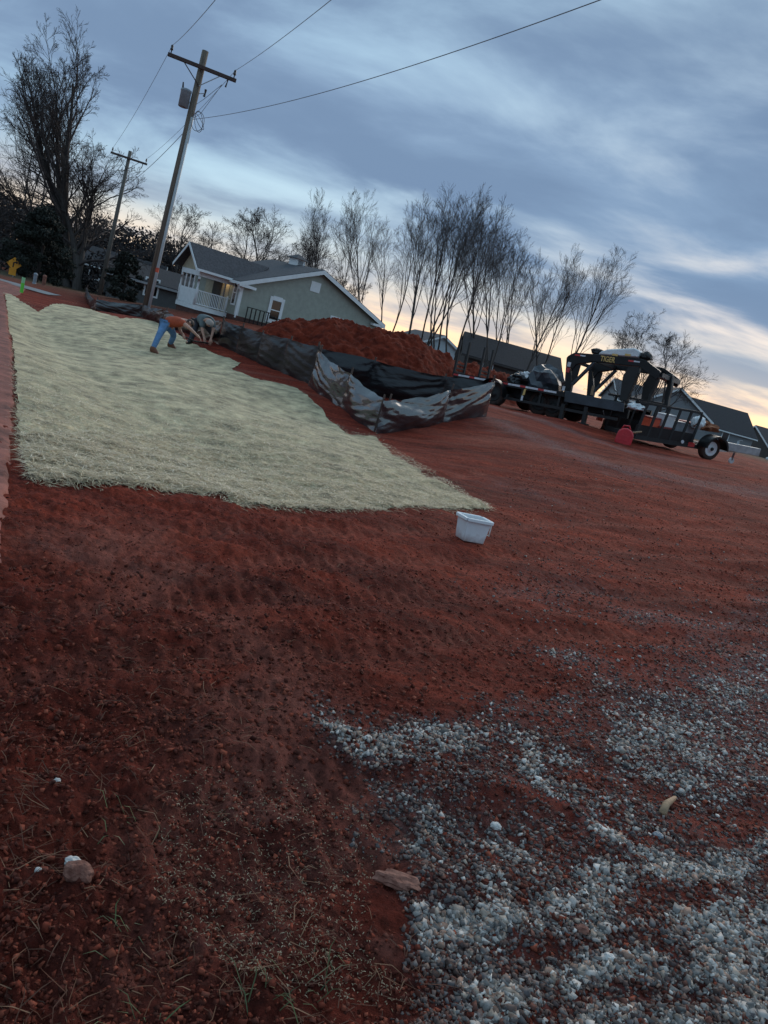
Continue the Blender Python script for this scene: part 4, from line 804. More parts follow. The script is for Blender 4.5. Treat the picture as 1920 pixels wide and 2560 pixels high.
def chains_mesh(name, chains, lev_ok):
    V = []; F = []
    for lev, pts, rs in chains:
        if lev not in lev_ok: continue
        n = (8, 5, 4, 3, 3)[lev]; b = len(V); k = len(pts); e = None
        ang = [(math.cos(6.2832*j/n), math.sin(6.2832*j/n)) for j in range(n)]
        for i, p in enumerate(pts):
            d = pts[min(i+1, k-1)]-pts[max(i-1, 0)]
            if e is None: e = d.orthogonal().normalized()
            dn_ = d.normalized(); e = (e-dn_*e.dot(dn_)).normalized(); f = dn_.cross(e); r = rs[i]
            for c, s in ang: V.append((p.x+(e.x*c+f.x*s)*r, p.y+(e.y*c+f.y*s)*r, p.z+(e.z*c+f.z*s)*r))
        for i in range(k-1):
            for j in range(n): F.append((b+i*n+j, b+i*n+(j+1) % n, b+(i+1)*n+(j+1) % n, b+(i+1)*n+j))
    V = np.array(V); F = np.array(F); me = bpy.data.meshes.new(name); me.vertices.add(len(V)); me.vertices.foreach_set('co', V.astype(np.float32).ravel())
    me.loops.add(F.size); me.loops.foreach_set('vertex_index', F.astype(np.int32).ravel()); me.polygons.add(len(F)); me.polygons.foreach_set('loop_start', np.arange(0, F.size, 4, dtype=np.int32))
    me.update(calc_edges=True); me.polygons.foreach_set('use_smooth', np.ones(len(F), bool)); return me
def tree_meshes(seed, **k):
    ch = grow_tree(seed, **k); a = chains_mesh('trunk', ch, (0,)); b = chains_mesh('crown', ch, (1, 2, 3, 4)); a.materials.append(M['bark']); b.materials.append(M['twig']); return a, b
def place_tree(meshes, label, loc, rz, s=1., group=None, name='bare_tree', sz_=None, tilt=0.):
    t = bpy.data.objects.new(name, None); COL.objects.link(t); t.location = loc; t.rotation_euler = (0, tilt, rz) if not tilt else (Matrix.Rotation(tilt, 3, 'Y') @ Matrix.Rotation(rz, 3, 'Z')).to_euler(); t.scale = (s, s, sz_ or s)
    tag(t, label, 'tree', group)
    for nm, me in zip(('trunk', 'crown'), meshes):
        c = bpy.data.objects.new(nm, me); COL.objects.link(c); c.parent = t
    return t
kw = dict(crook=.05, lens=(.58, .50, .52, .55), twig=.0065, fan=.44)
tall = [tree_meshes(101, h=14, spread=.46, stems=1, lo=.26, up=.6, counts=(15, 8, 6, 4), r0=.15, **kw), tree_meshes(202, h=14, spread=.42, stems=2, counts=(10, 7, 6, 4), lo=.30, up=.6, r0=.14, **kw),
        tree_meshes(303, h=14, spread=.40, stems=3, counts=(8, 6, 6, 4), lo=.32, up=.6, r0=.14, **kw)]
bushy = [tree_meshes(404, h=9, spread=.85, stems=1, counts=(15, 9, 7, 4), lo=.2, up=.35, crook=.11, r0=.15, twig=.008, lens=(.62, .5, .5, .5)), tree_meshes(505, h=9, spread=.75, stems=3, counts=(9, 8, 6, 4), lo=.15, up=.4, crook=.11, r0=.12, twig=.008, lens=(.55, .5, .5, .5))]
GB = 'bare trees behind the houses'
def tree_px(ms, base, top, Y, label, rz, h0, name='bare_tree', wide=1.):
    b = at(*dsp(*base), Y); tp = at(*dsp(*top), Y); z = float(H(b.x, Y))-.1; h0 = max(v.co.z for v in ms[1].vertices); s = (tp.z-z)/h0
    return place_tree(ms, label, (b.x, Y, z), rz, s*wide, GB, name, s, R(-4.5))
for spec in (
    (bushy[0], (400, 560), (410, 425), 84, 'broad twiggy tree between the utility pole and the porch gable', .3, 8.6), (bushy[1], (455, 570), (455, 470), 88, 'low twiggy tree rising just left of the green house ridge', 1.9, 8.6),
    (bushy[0], (565, 610), (580, 440), 76, 'wide spreading bare tree over the middle of the green house roof', 2.4, 8.6), (bushy[1], (640, 620), (640, 470), 84, 'small tangled tree behind the cupola', 4.0, 8.6),
    (tall[1], (665, 640), (690, 402), 72, 'tall slim forked tree right above the cupola', .8, 13.2), (bushy[1], (735, 660), (745, 560), 80, 'short brushy tree behind the right gable slope', 5.1, 8.6),
    (tall[0], (785, 700), (832, 416), 68, 'tall single trunk tree over the right eave of the green house', 2.2, 13.2), (tall[0], (888, 735), (935, 400), 66, 'tallest single trunk tree standing above the pale blue house', .2, 13.2, ),
    (tall[2], (955, 745), (1015, 415), 70, 'multi stemmed tall tree just right of the pale blue house', 3.3, 13.2), (tall[1], (985, 750), (1080, 398), 66, 'tall forked tree over the left end of the dark roofed house', 4.4, 13.2),
    (tall[2], (1065, 775), (1130, 478), 70, 'slender clump tree over the middle of the dark roofed house', 1.2, 13.2), (tall[0], (1140, 800), (1190, 530), 74, 'thin tree rising over the right end of the dark roofed house', 5.2, 13.2),
    (tall[1], (1180, 800), (1235, 520), 76, 'loose airy tree just left of the gooseneck bulkhead', 2.9, 13.2), (tall[0], (1225, 810), (1290, 520), 70, 'rightmost of the tall trees with a dense rounded top', 3.9, 13.2),
    (tall[1], (838, 715), (880, 430), 74, 'slim tree between the right eave tree and the pale blue house', 1.5, 13.2), (tall[2], (915, 740), (965, 408), 76, 'fine twigged tree directly right of the tallest trunk', 4.9, 13.2),
    (tall[0], (1030, 765), (1105, 430), 78, 'slim upswept tree over the left half of the dark roofed house', 1.1, 13.2), (tall[2], (1105, 790), (1165, 500), 80, 'faint slender tree over the right half of the dark roofed house', 2.7, 13.2),
    (bushy[0], (520, 600), (525, 455), 90, 'twiggy grey tree over the left part of the green house roof', 3.6, 8.6), (tall[1], (715, 670), (750, 440), 82, 'faint slim tree over the right slope of the green house gable', 2.0, 13.2),
    (bushy[1], (1375, 830), (1400, 665), 82, 'low open tree above the gooseneck arm', .9, 8.6), (bushy[0], (1440, 850), (1485, 715), 78, 'sparse small tree right of the gooseneck coupler', 2.0, 8.6)):
    tree_px(*spec)
big = tree_meshes(606, h=17, spread=.55, stems=3, counts=(13, 9, 7, 4), lo=.25, up=.4, crook=.08, r0=.50, twig=.011, lens=(.52, .5, .5, .5))
big2 = tree_meshes(707, h=11, spread=.95, stems=3, counts=(15, 9, 7, 4), lo=.22, up=.25, crook=.11, r0=.48, twig=.011, lens=(.68, .5, .5, .5))
b = at(*dsp(158, 640), 60); place_tree(big, 'huge old bare tree with thick trunks at the left edge', (b.x, 60, float(H(b.x, 60))-.1), 1.0, .86, 'roadside trees at left', sz_=1.0, tilt=R(-19))
b = at(*dsp(150, 640), 58); place_tree(big2, 'stout wide crowned bare tree beside the farther utility pole', (b.x, 58, float(H(b.x, 58))-.1), 2.2, .86, 'roadside trees at left', tilt=R(-17))
b = at(*dsp(20, 640), 66); place_tree(tall[2], 'tall fine twigged tree at the extreme upper left', (b.x, 66, float(H(b.x, 66))-.1), .4, 1.0, 'roadside trees at left', tilt=R(-6))
# evergreen and far woods: leaf sized faces spread through the crown
def leaf_cloud(P, size, ang=None):
    n = len(P); a = RNG.normal(size=(n, 3)); a /= np.linalg.norm(a, axis=1)[:, None]; b = np.cross(a, RNG.normal(size=(n, 3))); b /= np.linalg.norm(b, axis=1)[:, None]
    s = (RNG.uniform(.5, 1.2, n)*size)[:, None]; V = np.stack([P-a*s, P+b*s*.45, P+a*s, P-b*s*.45], 1).reshape(-1, 3); T = np.arange(n*4).reshape(-1, 4); return V, T
def evergreen(label, X, Y, h, rad_, n, seed):
    z = float(H(X, Y))-.1; t = thing('evergreen_tree', label, 'tree', (X, Y, z), 'dark evergreens at left'); g = np.random.default_rng(seed)
    MB().tube([(X, Y, z-.2), (X+.1, Y, z+h*.5), (X, Y, z+h*.92)], [h*.028, h*.018, .03], 8).build('trunk', 'bark', t, True)
    clumps = []
    for k in range(70):
        f = g.uniform(.08, 1); rr = rad_*(1-f**1.6)**.7*g.uniform(.25, 1.05)+.15; a = g.uniform(0, 6.28); clumps.append((X+math.cos(a)*rr, Y+math.sin(a)*rr, z+h*f, g.uniform(.35, .8)*rad_*.42))
    C_ = np.array(clumps); idx = g.integers(0, len(C_), n); d = g.normal(size=(n, 3)); d /= np.linalg.norm(d, axis=1)[:, None]; P = C_[idx, :3]+d*(C_[idx, 3]*g.uniform(.3, 1, n)**.6)[:, None]*np.array([1, 1, .6])
    V, T = leaf_cloud(P, .11); mesh_np('crown', V, T, 'evergreen', t)
q = at(*dsp(72, 640), 50); evergreen('dark round evergreen left of the big bare tree trunks', q.x, 50, 4.6, 2.0, 16000, 1)
q = at(*dsp(30, 630), 56); evergreen('dark evergreen behind the yellow warning signs', q.x, 60, 5.4, 3.0, 16000, 2)
q = at(*dsp(262, 640), 44); evergreen('small dark cedar between the farther pole and the dim low house', q.x, 44, 2.6, 1.0, 6000, 3)
g = np.random.default_rng(9); xs = g.uniform(-78, -12, 90000); ys = 100+g.uniform(0, 26, 90000)+np.abs(xs+20)*.05
hh = (7.4+2.6*fbm(xs*.07, ys*.07, 3)+1.5*fbm(xs*.5, ys*.5, 2))*np.clip((-10-xs)/14, .35, 1); zz_ = g.uniform(0, 1, len(xs))**.8*hh
P = np.stack([xs, ys, H(xs, ys)+zz_], 1); V, T = leaf_cloud(P, .28); o = mesh_np('distant_woods', V, T, 'wood_far'); tag(o, 'dark band of woods on the horizon at left and behind the houses', 'woods', kind='stuff')
xs = g.uniform(-52, -25, 9000); ys = 58+g.uniform(0, 16, 9000); P = np.stack([xs, ys, H(xs, ys)+g.uniform(0, 1, 9000)**1.3*(2.6+1.6*fbm(xs*.2, ys*.2, 2))], 1); V, T = leaf_cloud(P, .2)
tag(mesh_np('undergrowth', V, T, 'wood_far'), 'dark tangled undergrowth below the trees at left', 'undergrowth', kind='stuff')
# ------------------------------------------------------------------ roadside signs, marker, rail at far left
q = at(*z1(240, 900), 48); z = float(H(q.x, 48)); sg_ = thing('warning_sign', 'yellow diamond curve warning sign above a square yellow plaque', 'road sign', (q.x, 48, z))
zt = at(*z1(300, 500), 48).z; MB().beam((q.x, 48.03, z-.2), (at(*z1(300, 500), 48).x, 48.03, zt+.3), .06, .04).build('post', 'galv', sg_)
zt = at(*z1(300, 500), 48).z; zp = at(*z1(262, 660), 48).z; face = Vector((.42, -.9, 0)).normalized(); sd = Vector((face.y*-1, face.x, 0))
def plate(c, pts, th_, nm, m_, par): return MB().prism([c+sd*a+Vector((0, 0, b)) for a, b in pts], face*-th_).build(nm, m_, par)
xc = at(*z1(300, 500), 48).x; c1 = Vector((xc, 47.96, zt)); dm = plate(c1, [(0, -.42), (.42, 0), (0, .42), (-.42, 0)], .01, 'diamond_plate', 'signyellow', sg_)
plate(c1+face*.006, [(-.07, -.20), (0, -.20), (0, .02), (.03, .07), (.10, .08), (.10, .02), (.22, .12), (.10, .22), (.10, .15), (.02, .15), (-.05, .09), (-.07, .02)], .004, 'curve_arrow', 'black', dm)
c2_ = Vector((at(*z1(262, 660), 48).x, 47.97, zp)); plate(c2_, [(-.2, -.2), (.2, -.2), (.2, .2), (-.2, .2)], .01, 'plaque', 'signyellow', sg_)
q = ground(*z1(440, 1090)); 
q = at(*z1(440, 1095), 34); q.z = hz(q.x, q.y); ht = at(*z1(450, 765), 34).z-q.z
mk = thing('marker_post', 'bright lime green flexible marker post beside the ditch', 'marker post', q)
MB().prism([q+Vector((-.075, 0, -.1)), q+Vector((-.03, -.03, -.1)), q+Vector((.03, -.03, -.1)), q+Vector((.075, 0, -.1)), q+Vector((.075, .015, -.1)), q+Vector((-.075, .015, -.1))], (0, 0, ht*.64+.1)).build('lower_band', 'lime', mk)
MB().prism([q+Vector((-.075, 0, ht*.642)), q+Vector((-.03, -.03, ht*.642)), q+Vector((.03, -.03, ht*.642)), q+Vector((.075, 0, ht*.642)), q+Vector((.075, .015, ht*.642)), q+Vector((-.075, .015, ht*.642))], (0, 0, ht*.358)).build('upper_band', 'limepale', mk)
a = at(*z1(-300, 730), 44); b = at(*z1(440, 920), 44); rl_ = thing('white_rail_fence', 'white two rail fence along the road behind the lime marker', 'fence', (a.x, 44, float(H(a.x, 44))))
zr = (a.z+b.z)/2+.0
for k in range(5):
    x = b.x+(a.x-b.x)*k/4; zg = float(H(x, 44)); MB().box((x, 44, (zg+zr)/2), (.12, .12, zr-zg+.1)).build('post', 'white', rl_)
for dz_ in (0, -.42): MB().beam((a.x, 43.92, zr+dz_-.06), (b.x, 43.92, zr+dz_-.06), .05, .13).build('rail', 'white', rl_)
# cross road strip beyond the ditch
e = [at(*z1(-400, 900), 37.5), at(*z1(0, 990), 37), at(*z1(450, 1085), 36.5), at(*z1(850, 1160), 36), at(*z1(1010, 1170), 36)]
P0 = []
for k, p in enumerate(e): P0.append([(p.x, p.y+dy_, float(HF(np.array([p.x]), np.array([p.y+dy_]))[0])+.03) for dy_ in np.linspace(0, 1.3, 6)])
sr_ = MB().grid(P0).build('side_road', 'asphalt'); tag(sr_, kind='structure')
for px_, m_, lab in (((690, 1030), 'tx', 'dull green utility pedestal under the dark evergreen'), ((885, 1030), 'rockpink', 'small pinkish stump like post left of the big tree trunk')):
    q = at(*z1(*px_), 42); z = float(H(q.x, 42)); MB_ = MB(); hh_ = .55
    MB_.lathe((q.x, 42, z-.1), (0, 0, 1), [(0, .12), (.1, .12), (.14, .10), (hh_, .10), (hh_+.03, .115), (hh_+.10, .09), (hh_+.13, .04)], 10); o = MB_.build('utility_pedestal' if m_ == 'tx' else 'stump_post', m_); tag(o, lab, 'pedestal' if m_ == 'tx' else 'post'); origin_to(o, (q.x, 42, z))

# ------------------------------------------------------------------ gooseneck trailer
gO = at(1135, 931, 25); gE = at(1560, 1006, 21.5); gx_ = (gE-gO).normalized(); gy_ = Vector((-gx_.y, gx_.x, 0)).normalized(); gz_ = gx_.cross(gy_)
GM = Matrix((gx_, gy_, gz_)).transposed().to_4x4(); GM.translation = gO; GI = GM.inverted(); GL = (gE-gO).length; GW = 2.15
def G(p, y=0.):
    d = ray(*p); t = ((gO+gy_*y)-CAM).dot(gy_)/d.dot(gy_); q = GI @ (CAM+d*t); return q.x, q.z
tr = thing('gooseneck_trailer', 'long black gooseneck flatbed trailer with reflective tape and standing ramps', 'trailer', gO, M4=GM)
def pxprism(pts, zoom, y, th_, nm, m_, par, bevel=0): return MB(GM).prism([(*(lambda q: (q[0], y, q[1]))(G(zoom(*p), y)),) for p in pts], (0, th_, 0)).build(nm, m_, par, bevel=bevel)
tx_end, _ = G(r5(820, 415))
for y in (0, GW-.08): MB(GM).span(0, GL, y, y+.08, -.14, 0).build('side_rail', 'blackmetal', tr)
for k in range(4): MB(GM).span(.0+k*GL/4+.01, (k+1)*GL/4-.01, .5+.5*0, .58, -.34, -.145).build('frame_beam', 'blackdull', tr) if k == 0 else None
for y in (.45, 1.6): MB(GM).span(0, GL, y, y+.1, -.40, -.152).build('frame_beam', 'blackdull', tr)
n_pl = 11
for k in range(n_pl): MB(GM).span(.02, GL-.02, .085+k*(GW-.17)/n_pl, .085+(k+1)*(GW-.17)/n_pl-.012, -.06, -.015).build('deck_plank', 'plank', tr)
for k in range(9): MB(GM).span(.2+k*GL/9, .28+k*GL/9, .085, GW-.085, -.15, -.065).build('cross_member', 'blackdull', tr)
nt_ = 12; stp = tx_end/nt_
for k in range(nt_):
    MB(GM).span(k*stp, k*stp+stp*.62, -.006, -.001, -.085, -.030).build('red_tape', 'redtape', tr) if k % 2 == 0 else None
    MB(GM).span(k*stp+(stp*.63 if k % 2 == 0 else 0), (k+1)*stp-.005, -.006, -.001, -.085, -.030).build('white_tape', 'whitetape', tr)
MB(GM).span(G(r5(360, 480))[0], GL-.1, .02, .10, -.52, -.44).build('lower_rail', 'blackdull', tr)
for k in range(5): MB(GM).span(1.3+k*.62, 1.37+k*.62, .03, .09, -.44, -.141).build('rail_upright', 'blackdull', tr)
# stand up ramps on the rear edge
for y0 in (.0, 1.45):
    rmp = MB(GM); 
    for yy in (y0+.02, y0+.55): rmp.span(-.06, .0, yy, yy+.07, -.1, 1.05)
    for kk in range(4): rmp.span(-.055, -.005, y0+.09, y0+.55, .05+kk*.3, .09+kk*.3) if False else None
    ra = rmp.build('ramp', 'blackdull', tr)
    for kk in range(3): MB(GM).span(-.05, -.015, y0+.091, y0+.549, .02+kk*.12, .06+kk*.12).build('rung', 'blackdull', ra)
def wheel(MX, c, r, w_, nm, par, axis=(0, -1, 0), tyre='rubber', rim='blackdull'):
    wo_ = MB(MX).lathe(c, axis, [(-w_, r*.62), (-w_, r*.9), (-w_*.85, r), (-w_*.15, r), (0, r*.92), (0, r*.66), (-w_*.15, r*.62)], 28).build(nm, tyre, par, True)
    MB(MX).lathe(c, axis, [(-w_*.14, r*.60), (-.012, r*.64), (-.004, r*.62), (-.012, r*.52), (-.012, r*.24), (.012, r*.20), (.018, r*.1)], 22).build('rim', rim, wo_, True); return wo_
wc, wz = G(r5(318, 482), -.02); rw = .37
def wheel_z(x, y): wp = GM @ Vector((x, y, 0)); return (GI @ Vector((wp.x, wp.y, hz(wp.x, wp.y)+rw))).z
for x, y in ((wc+.1, -.02), (G(r5(665, 590), .3)[0], .30), (G(r5(770, 610), .3)[0], .30)):
    wheel(GM, (x, y, wheel_z(x, y)), rw, .24, 'wheel', tr, rim='rim' if False else 'blackdull')
    wheel(GM, (x, GW-y, wheel_z(x, GW-y)), rw, .24, 'wheel', tr, axis=(0, 1, 0))
fx = wc+.1; fz = wheel_z(fx, -.02)
MB(GM).grid([[(fx+math.cos(a)*(rw+.07), yy, fz+math.sin(a)*(rw+.07)) for yy in (-.26, .0)] for a in np.linspace(math.pi*1.0, -.15, 14)]).build('fender', 'blackmetal', tr, True)
MB(GM).span(fx-.5, fx+.5, .03, .4, fz-.06, fz+.06).build('axle', 'blackdull', tr)
# front plate of the lower deck
NY = .25
pxprism([(75, 690), (950, 880), (935, 1012), (60, 855)], z2, -.03, .05, 'front_side_plate', 'deckplate', tr, .01)
for yf in (NY, GW-NY-.12):
    nm_s = 'neck' if yf == NY else 'far_neck'
    def L2(p): return G(z2(*p), NY)
    def pr_(pts, th_, nm, m_='blackmetal', dy=0.): return MB(GM).prism([(L2(p)[0], yf+dy, L2(p)[1]) for p in pts], (0, th_, 0)).build(nm, m_, tr, bevel=.012)
    pr_([(40, 900), (95, 200), (130, 165), (175, 600), (110, 910)], .12, 'rear_riser')
    pr_([(130, 166), (215, 125), (620, 158), (1190, 215), (1180, 330), (1000, 320), (560, 268), (480, 262), (240, 300), (165, 400)], .12, 'neck_beam', dy=.0015)
    pr_([(165, 300), (300, 300), (235, 520), (172, 560)], .05, 'bulkhead_plate', dy=.03)
    pr_([(480, 262), (530, 275), (185, 615), (150, 590)], .08, 'diagonal_brace', 'deckplate', dy=-.004)
    pr_([(1185, 215), (1260, 235), (1480, 400), (1455, 500), (1420, 530), (1170, 335)], .12, 'front_arm', dy=.001)
    pr_([(1020, 330), (1180, 345), (1165, 430), (1050, 690), (980, 850), (880, 830), (930, 480)], .14, 'front_riser', 'blackdull', dy=-.006)
for t_ in ((100, 190), (500, 205), (1190, 250), (1400, 400)):
    x, zz2 = L2(t_); MB(GM).span(x-.04, x+.04, NY+.125, GW-NY-.125, zz2-.09, zz2+.0).build('neck_cross_member', 'blackdull', tr)
cy_ = GW/2
def C2(p): return G(z2(*p), NY)
MB(GM).prism([(C2(p)[0], cy_-.09, C2(p)[1]) for p in ((1420, 380), (1530, 395), (1505, 620), (1470, 740), (1450, 880), (1395, 880), (1405, 700), (1440, 560))], (0, .18, 0)).build('coupler', 'blackdull', tr, bevel=.02)
MB(GM).span(C2((1400, 450))[0]-.1, C2((1500, 450))[0], NY+.1, GW-NY-.1, C2((1450, 450))[1]-.06, C2((1450, 450))[1]+.06).build('coupler_cross_beam', 'blackmetal', tr)
g5 = random.Random(5)
for k in range(8):
    x, z_ = C2((1150+g5.uniform(-40, 40), 420)) if k < 4 else C2((1500+g5.uniform(-60, 30), 480)); x2 = x+g5.uniform(-.12, .1); yk = NY+g5.uniform(-.05, .3)
    MB(GM).tube([(x, yk, z_), (x2+.05, yk, z_-.25), (x2-.04, yk, z_-.5), (x2, yk, z_-g5.uniform(.55, .8))], .013, 5).build('hanging_chain', 'blackdull', tr)
for (a, b_, m_) in (((225, 150), (300, 188), 'redtape'), ((305, 160), (375, 195), 'whitetape'), ((1015, 235), (1090, 275), 'redtape'), ((1098, 245), (1180, 285), 'whitetape'), ((120, 265), (150, 345), 'whitetape'), ((105, 348), (135, 430), 'redtape')):
    x0, z0 = L2(a); x1, z1_ = L2(b_); MB(GM).span(min(x0, x1), max(x0, x1), NY-.008, NY-.001, min(z0, z1_)+.012, max(z0, z1_)).build('reflector', m_, tr)
x0, z0 = L2((590, 262)); x1, z1_ = L2((825, 185)); tcv = bpy.data.curves.new('lettering', 'FONT'); tcv.body = 'TIGER'; tcv.size = 1; tcv.extrude = .01; tcv.offset = .018
tob = bpy.data.objects.new('lettering_tmp', tcv); COL.objects.link(tob); dg = bpy.context.evaluated_depsgraph_get(); me = bpy.data.meshes.new_from_object(tob.evaluated_get(dg)); bpy.data.objects.remove(tob)
vx = np.array([v.co[:] for v in me.vertices]); lo_, hi_ = vx.min(0), vx.max(0); xb, zb2 = L2((590, 262)); xt, zt2 = L2((830, 200)); wdt = xt-xb; hgt = .155; zl = L2((700, 230))[1]-hgt/2+.01
for v in me.vertices:
    c = v.co.copy(); v.co = GM @ Vector((xb+(c.x-lo_[0])/(hi_[0]-lo_[0])*wdt, NY-.009-c.z*.3, zl+(c.y-lo_[1])/(hi_[1]-lo_[1])*hgt))
link_mesh(me, 'lettering', 'gold', tr)
for t_, m_ in (((400, 940), 'blackdull'), ((60, 900), 'blackdull')):
    x, z_ = G(z2(*t_), .05); wp = GM @ Vector((x, .05, 0)); zg = (GI @ Vector((wp.x, wp.y, hz(wp.x, wp.y)-.02))).z
    j_o = MB(GM).span(x-.055, x+.055, 0.0, .11, zg+.04, z_+.02).build('jack_leg', m_, tr); MB(GM).span(x-.12, x+.12, -.06, .17, zg, zg+.039).build('jack_foot', m_, j_o)
x, z_ = G(z6(1600, 750)); MB(GM).box((x, -.02, z_), (.07, .03, .13)).build('side_lamp', 'whitetape', tr)
x, z_ = G(z6(1030, 830)); MB(GM).prism([(x-.02, -.02, z_+.14), (x+.04, -.02, z_+.16), (x+.03, -.02, z_-.02), (x-.04, -.02, z_-.05)], (0, .02, 0)).build('yellow_strap', 'gold', tr); MB(GM).span(x-.06, x, -.02, .0, z_-.2, z_-.055).build('strap_end', 'whitetape', tr)
# things lying on the trailer
x0, z0 = L2((560, 160)); x1, z1_ = L2((1145, 205)); zt3 = L2((850, 118))[1]
tb = thing('white_roll_box', 'long white plastic bundle with yellow stickers on top of the gooseneck', 'bundle', GM @ Vector((x0, NY, z0)))
MB(GM).prism([(x0, NY, z0+.015), (x1, NY, L2((1145, 205))[1]+.015), (x1, NY, L2((1145, 205))[1]+.20), (x1-.15, NY, L2((1145, 205))[1]+.25), (x0+.25, NY, z0+.19), (x0+.05, NY, z0+.10)], (0, .42, 0)).build('bundle_body', 'sack', tb, bevel=.03)
for a in (770, 960): xa, za = L2((a, 165)); MB(GM).span(xa, xa+.17, NY-.006, NY-.001, za-.01, za+.045).build('sticker', 'gold', tb)
def lump(label, nm, cat, c, r3_, m_, seed, amp=.3, parent_m=GM):
    me = bpy.data.meshes.new(nm); bm = bmesh.new(); bmesh.ops.create_icosphere(bm, subdivisions=3, radius=1)
    pp = np.array([v.co[:] for v in bm.verts]); nn_ = fbm(pp[:, 0]*1.7+seed, pp[:, 1]*1.7+pp[:, 2]*1.3, 3)+.6*np.abs(fbm(pp[:, 2]*3+seed, pp[:, 0]*3-pp[:, 1]*2, 2))
    for v, k in zip(bm.verts, nn_):
        q_ = v.co*(1+amp*k); q_.z = max(q_.z, -.75); v.co = (parent_m or Matrix()) @ (Vector(c)+Vector((q_.x*r3_[0], q_.y*r3_[1], q_.z*r3_[2])))
    bm.to_mesh(me); bm.free(); o = link_mesh(me, nm, m_); o.data.polygons.foreach_set('use_smooth', np.zeros(len(me.polygons), bool)); tag(o, label, cat)
    bs = (parent_m or Matrix()) @ (Vector(c)-Vector((0, 0, r3_[2]*.75))); return origin_to(o, bs)
x, z_ = L2((500, 95)); lump('dark winch like lump at the rear top of the gooseneck', 'winch', 'winch', (x, NY+.25, z_), (.19, .16, .10), 'blackdull', 3)
x, z_ = L2((1225, 165)); lump('black wrapped bundle at the front top of the gooseneck', 'black_bundle', 'bundle', (x, NY+.25, z_), (.16, .17, .13), 'blackdull', 8)
xa, _ = G(z6(1010, 600), .9); xb2, _ = G(z6(1560, 640), .9); zt4 = G(z6(1250, 420), .9)[1]
lump('crumpled dark blue grey tarp heaped on the trailer deck', 'tarp_heap', 'tarp', ((xa+xb2)/2+.08, 1.0, .20), ((xb2-xa)/2*.85, .62, zt4*.72), 'tarp', 15, .35)
lump('black plastic bag spilling over the deck edge beside the tarp', 'plastic_bag', 'bag', (xa+.18, .45, .13), (.30, .3, .20), 'plastic', 22, .6)
lump('small pale crumpled sheet caught on the tarp heap', 'crumpled_sheet', 'sheet', (xa+.38, .42, .25), (.16, .10, .15), 'sack', 27, .9)
xg, zg_ = G(z2(480, 690), .6); bl = MB(GM).box((xg, .6, zg_+.0), (.05, .09, .27)).build('timber_block', 'deadwood', None, bevel=.006); tag(bl, 'pale upright timber block on the front deck under the neck', 'block'); origin_to(bl, GM @ Vector((xg, .6, zg_-.13)))

# ------------------------------------------------------------------ orange blade attachment behind the neck
bp_ = at(*z2(780, 1130), 24); bz = hz(bp_.x, bp_.y); bA = thing('grader_blade', 'coral orange framed scraper blade with rusty edge under the gooseneck', 'scraper blade', (bp_.x, 24, bz))
xl = at(*z2(640, 1100), 24); xr_ = at(*z2(1150, 1180), 24); fr_ = at(*z2(1040, 1000), 24)
MB().prism([(xl.x, 24, bz-.05), (xl.x, 23.86, bz+.08), (xl.x, 23.84, bz+.22), (xl.x, 23.9, bz+.34), (xl.x, 23.93, bz+.34), (xl.x, 23.88, bz+.2), (xl.x, 23.9, bz+.08), (xl.x, 24.04, bz-.05)], (xr_.x-xl.x, 0, 0)).build('blade', 'rust', bA)
MB().span(xl.x+.1, fr_.x-.15, 24.0, 24.14, bz+.36, bz+.56).build('frame_bar', 'coral', bA, bevel=.01)
MB().prism([(fr_.x-.1, 24.02, bz+.2), (fr_.x+.13, 24.02, bz+.2), (fr_.x+.16, 24.02, at(*z2(1060, 880), 24).z), (fr_.x, 24.02, at(*z2(1060, 880), 24).z-.02)], (0, .06, 0)).build('side_plate', 'coral', bA, bevel=.01)
MB().span(xl.x-.15, xl.x+.0, 24.0, 24.25, bz+.25, bz+.62).build('mount_plate', 'coral', bA, bevel=.01)
MB().tube([(xl.x+.2, 24.1, bz+.3), (xl.x+.25, 24.6, bz+.05)], .05, 8).build('arm', 'rust', bA); MB().tube([(fr_.x, 24.1, bz+.3), (fr_.x, 24.6, bz+.05)], .05, 8).build('arm', 'rust', bA)
rp0 = at(*z2(640, 990), 21.3); rp1 = ground(*z2(740, 1290)); o = MB().tube([rp0, rp0.lerp(rp1, .5)+Vector((-.02, 0, -.05)), rp1+Vector((0, 0, .01))], .009, 5).build('safety_chain', 'galv'); tag(o, 'thin pale rope hanging from the deck to the gravel', 'rope'); origin_to(o, rp0)

# ------------------------------------------------------------------ red fuel can
q = ground(1556, 1109); fc = thing('fuel_can', 'red plastic fuel can with pale spout in front of the trailers', 'fuel can', q)
FMx = Matrix.Translation(q) @ Matrix.Rotation(R(-15), 4, 'Z')
body = [(-.20, -.02), (.19, -.02), (.21, .05), (.21, .28), (.14, .37), (.02, .42), (-.10, .40), (-.20, .31), (-.215, .05)]
fb = MB(FMx).prism([(x, -.13, z) for x, z in body], (0, .26, 0)).build('body', 'redplastic', fc, bevel=.03)
MB(FMx).prism([(-.12, -.137, .08), (.10, -.137, .08), (.12, -.137, .22), (-.10, -.137, .24)], (0, .02, 0)).build('label_panel', 'redplastic', fb, bevel=.004)
MB(FMx).tube([(-.13, 0, .36), (-.10, 0, .46), (.03, 0, .48), (.08, 0, .40)], .022, 8).build('handle', 'redplastic', fc, True)
MB(FMx).tube([(.15, 0, .33), (.24, 0, .38), (.36, 0, .43)], [.035, .025, .02], 8).build('spout', 'deadwood', fc, True)

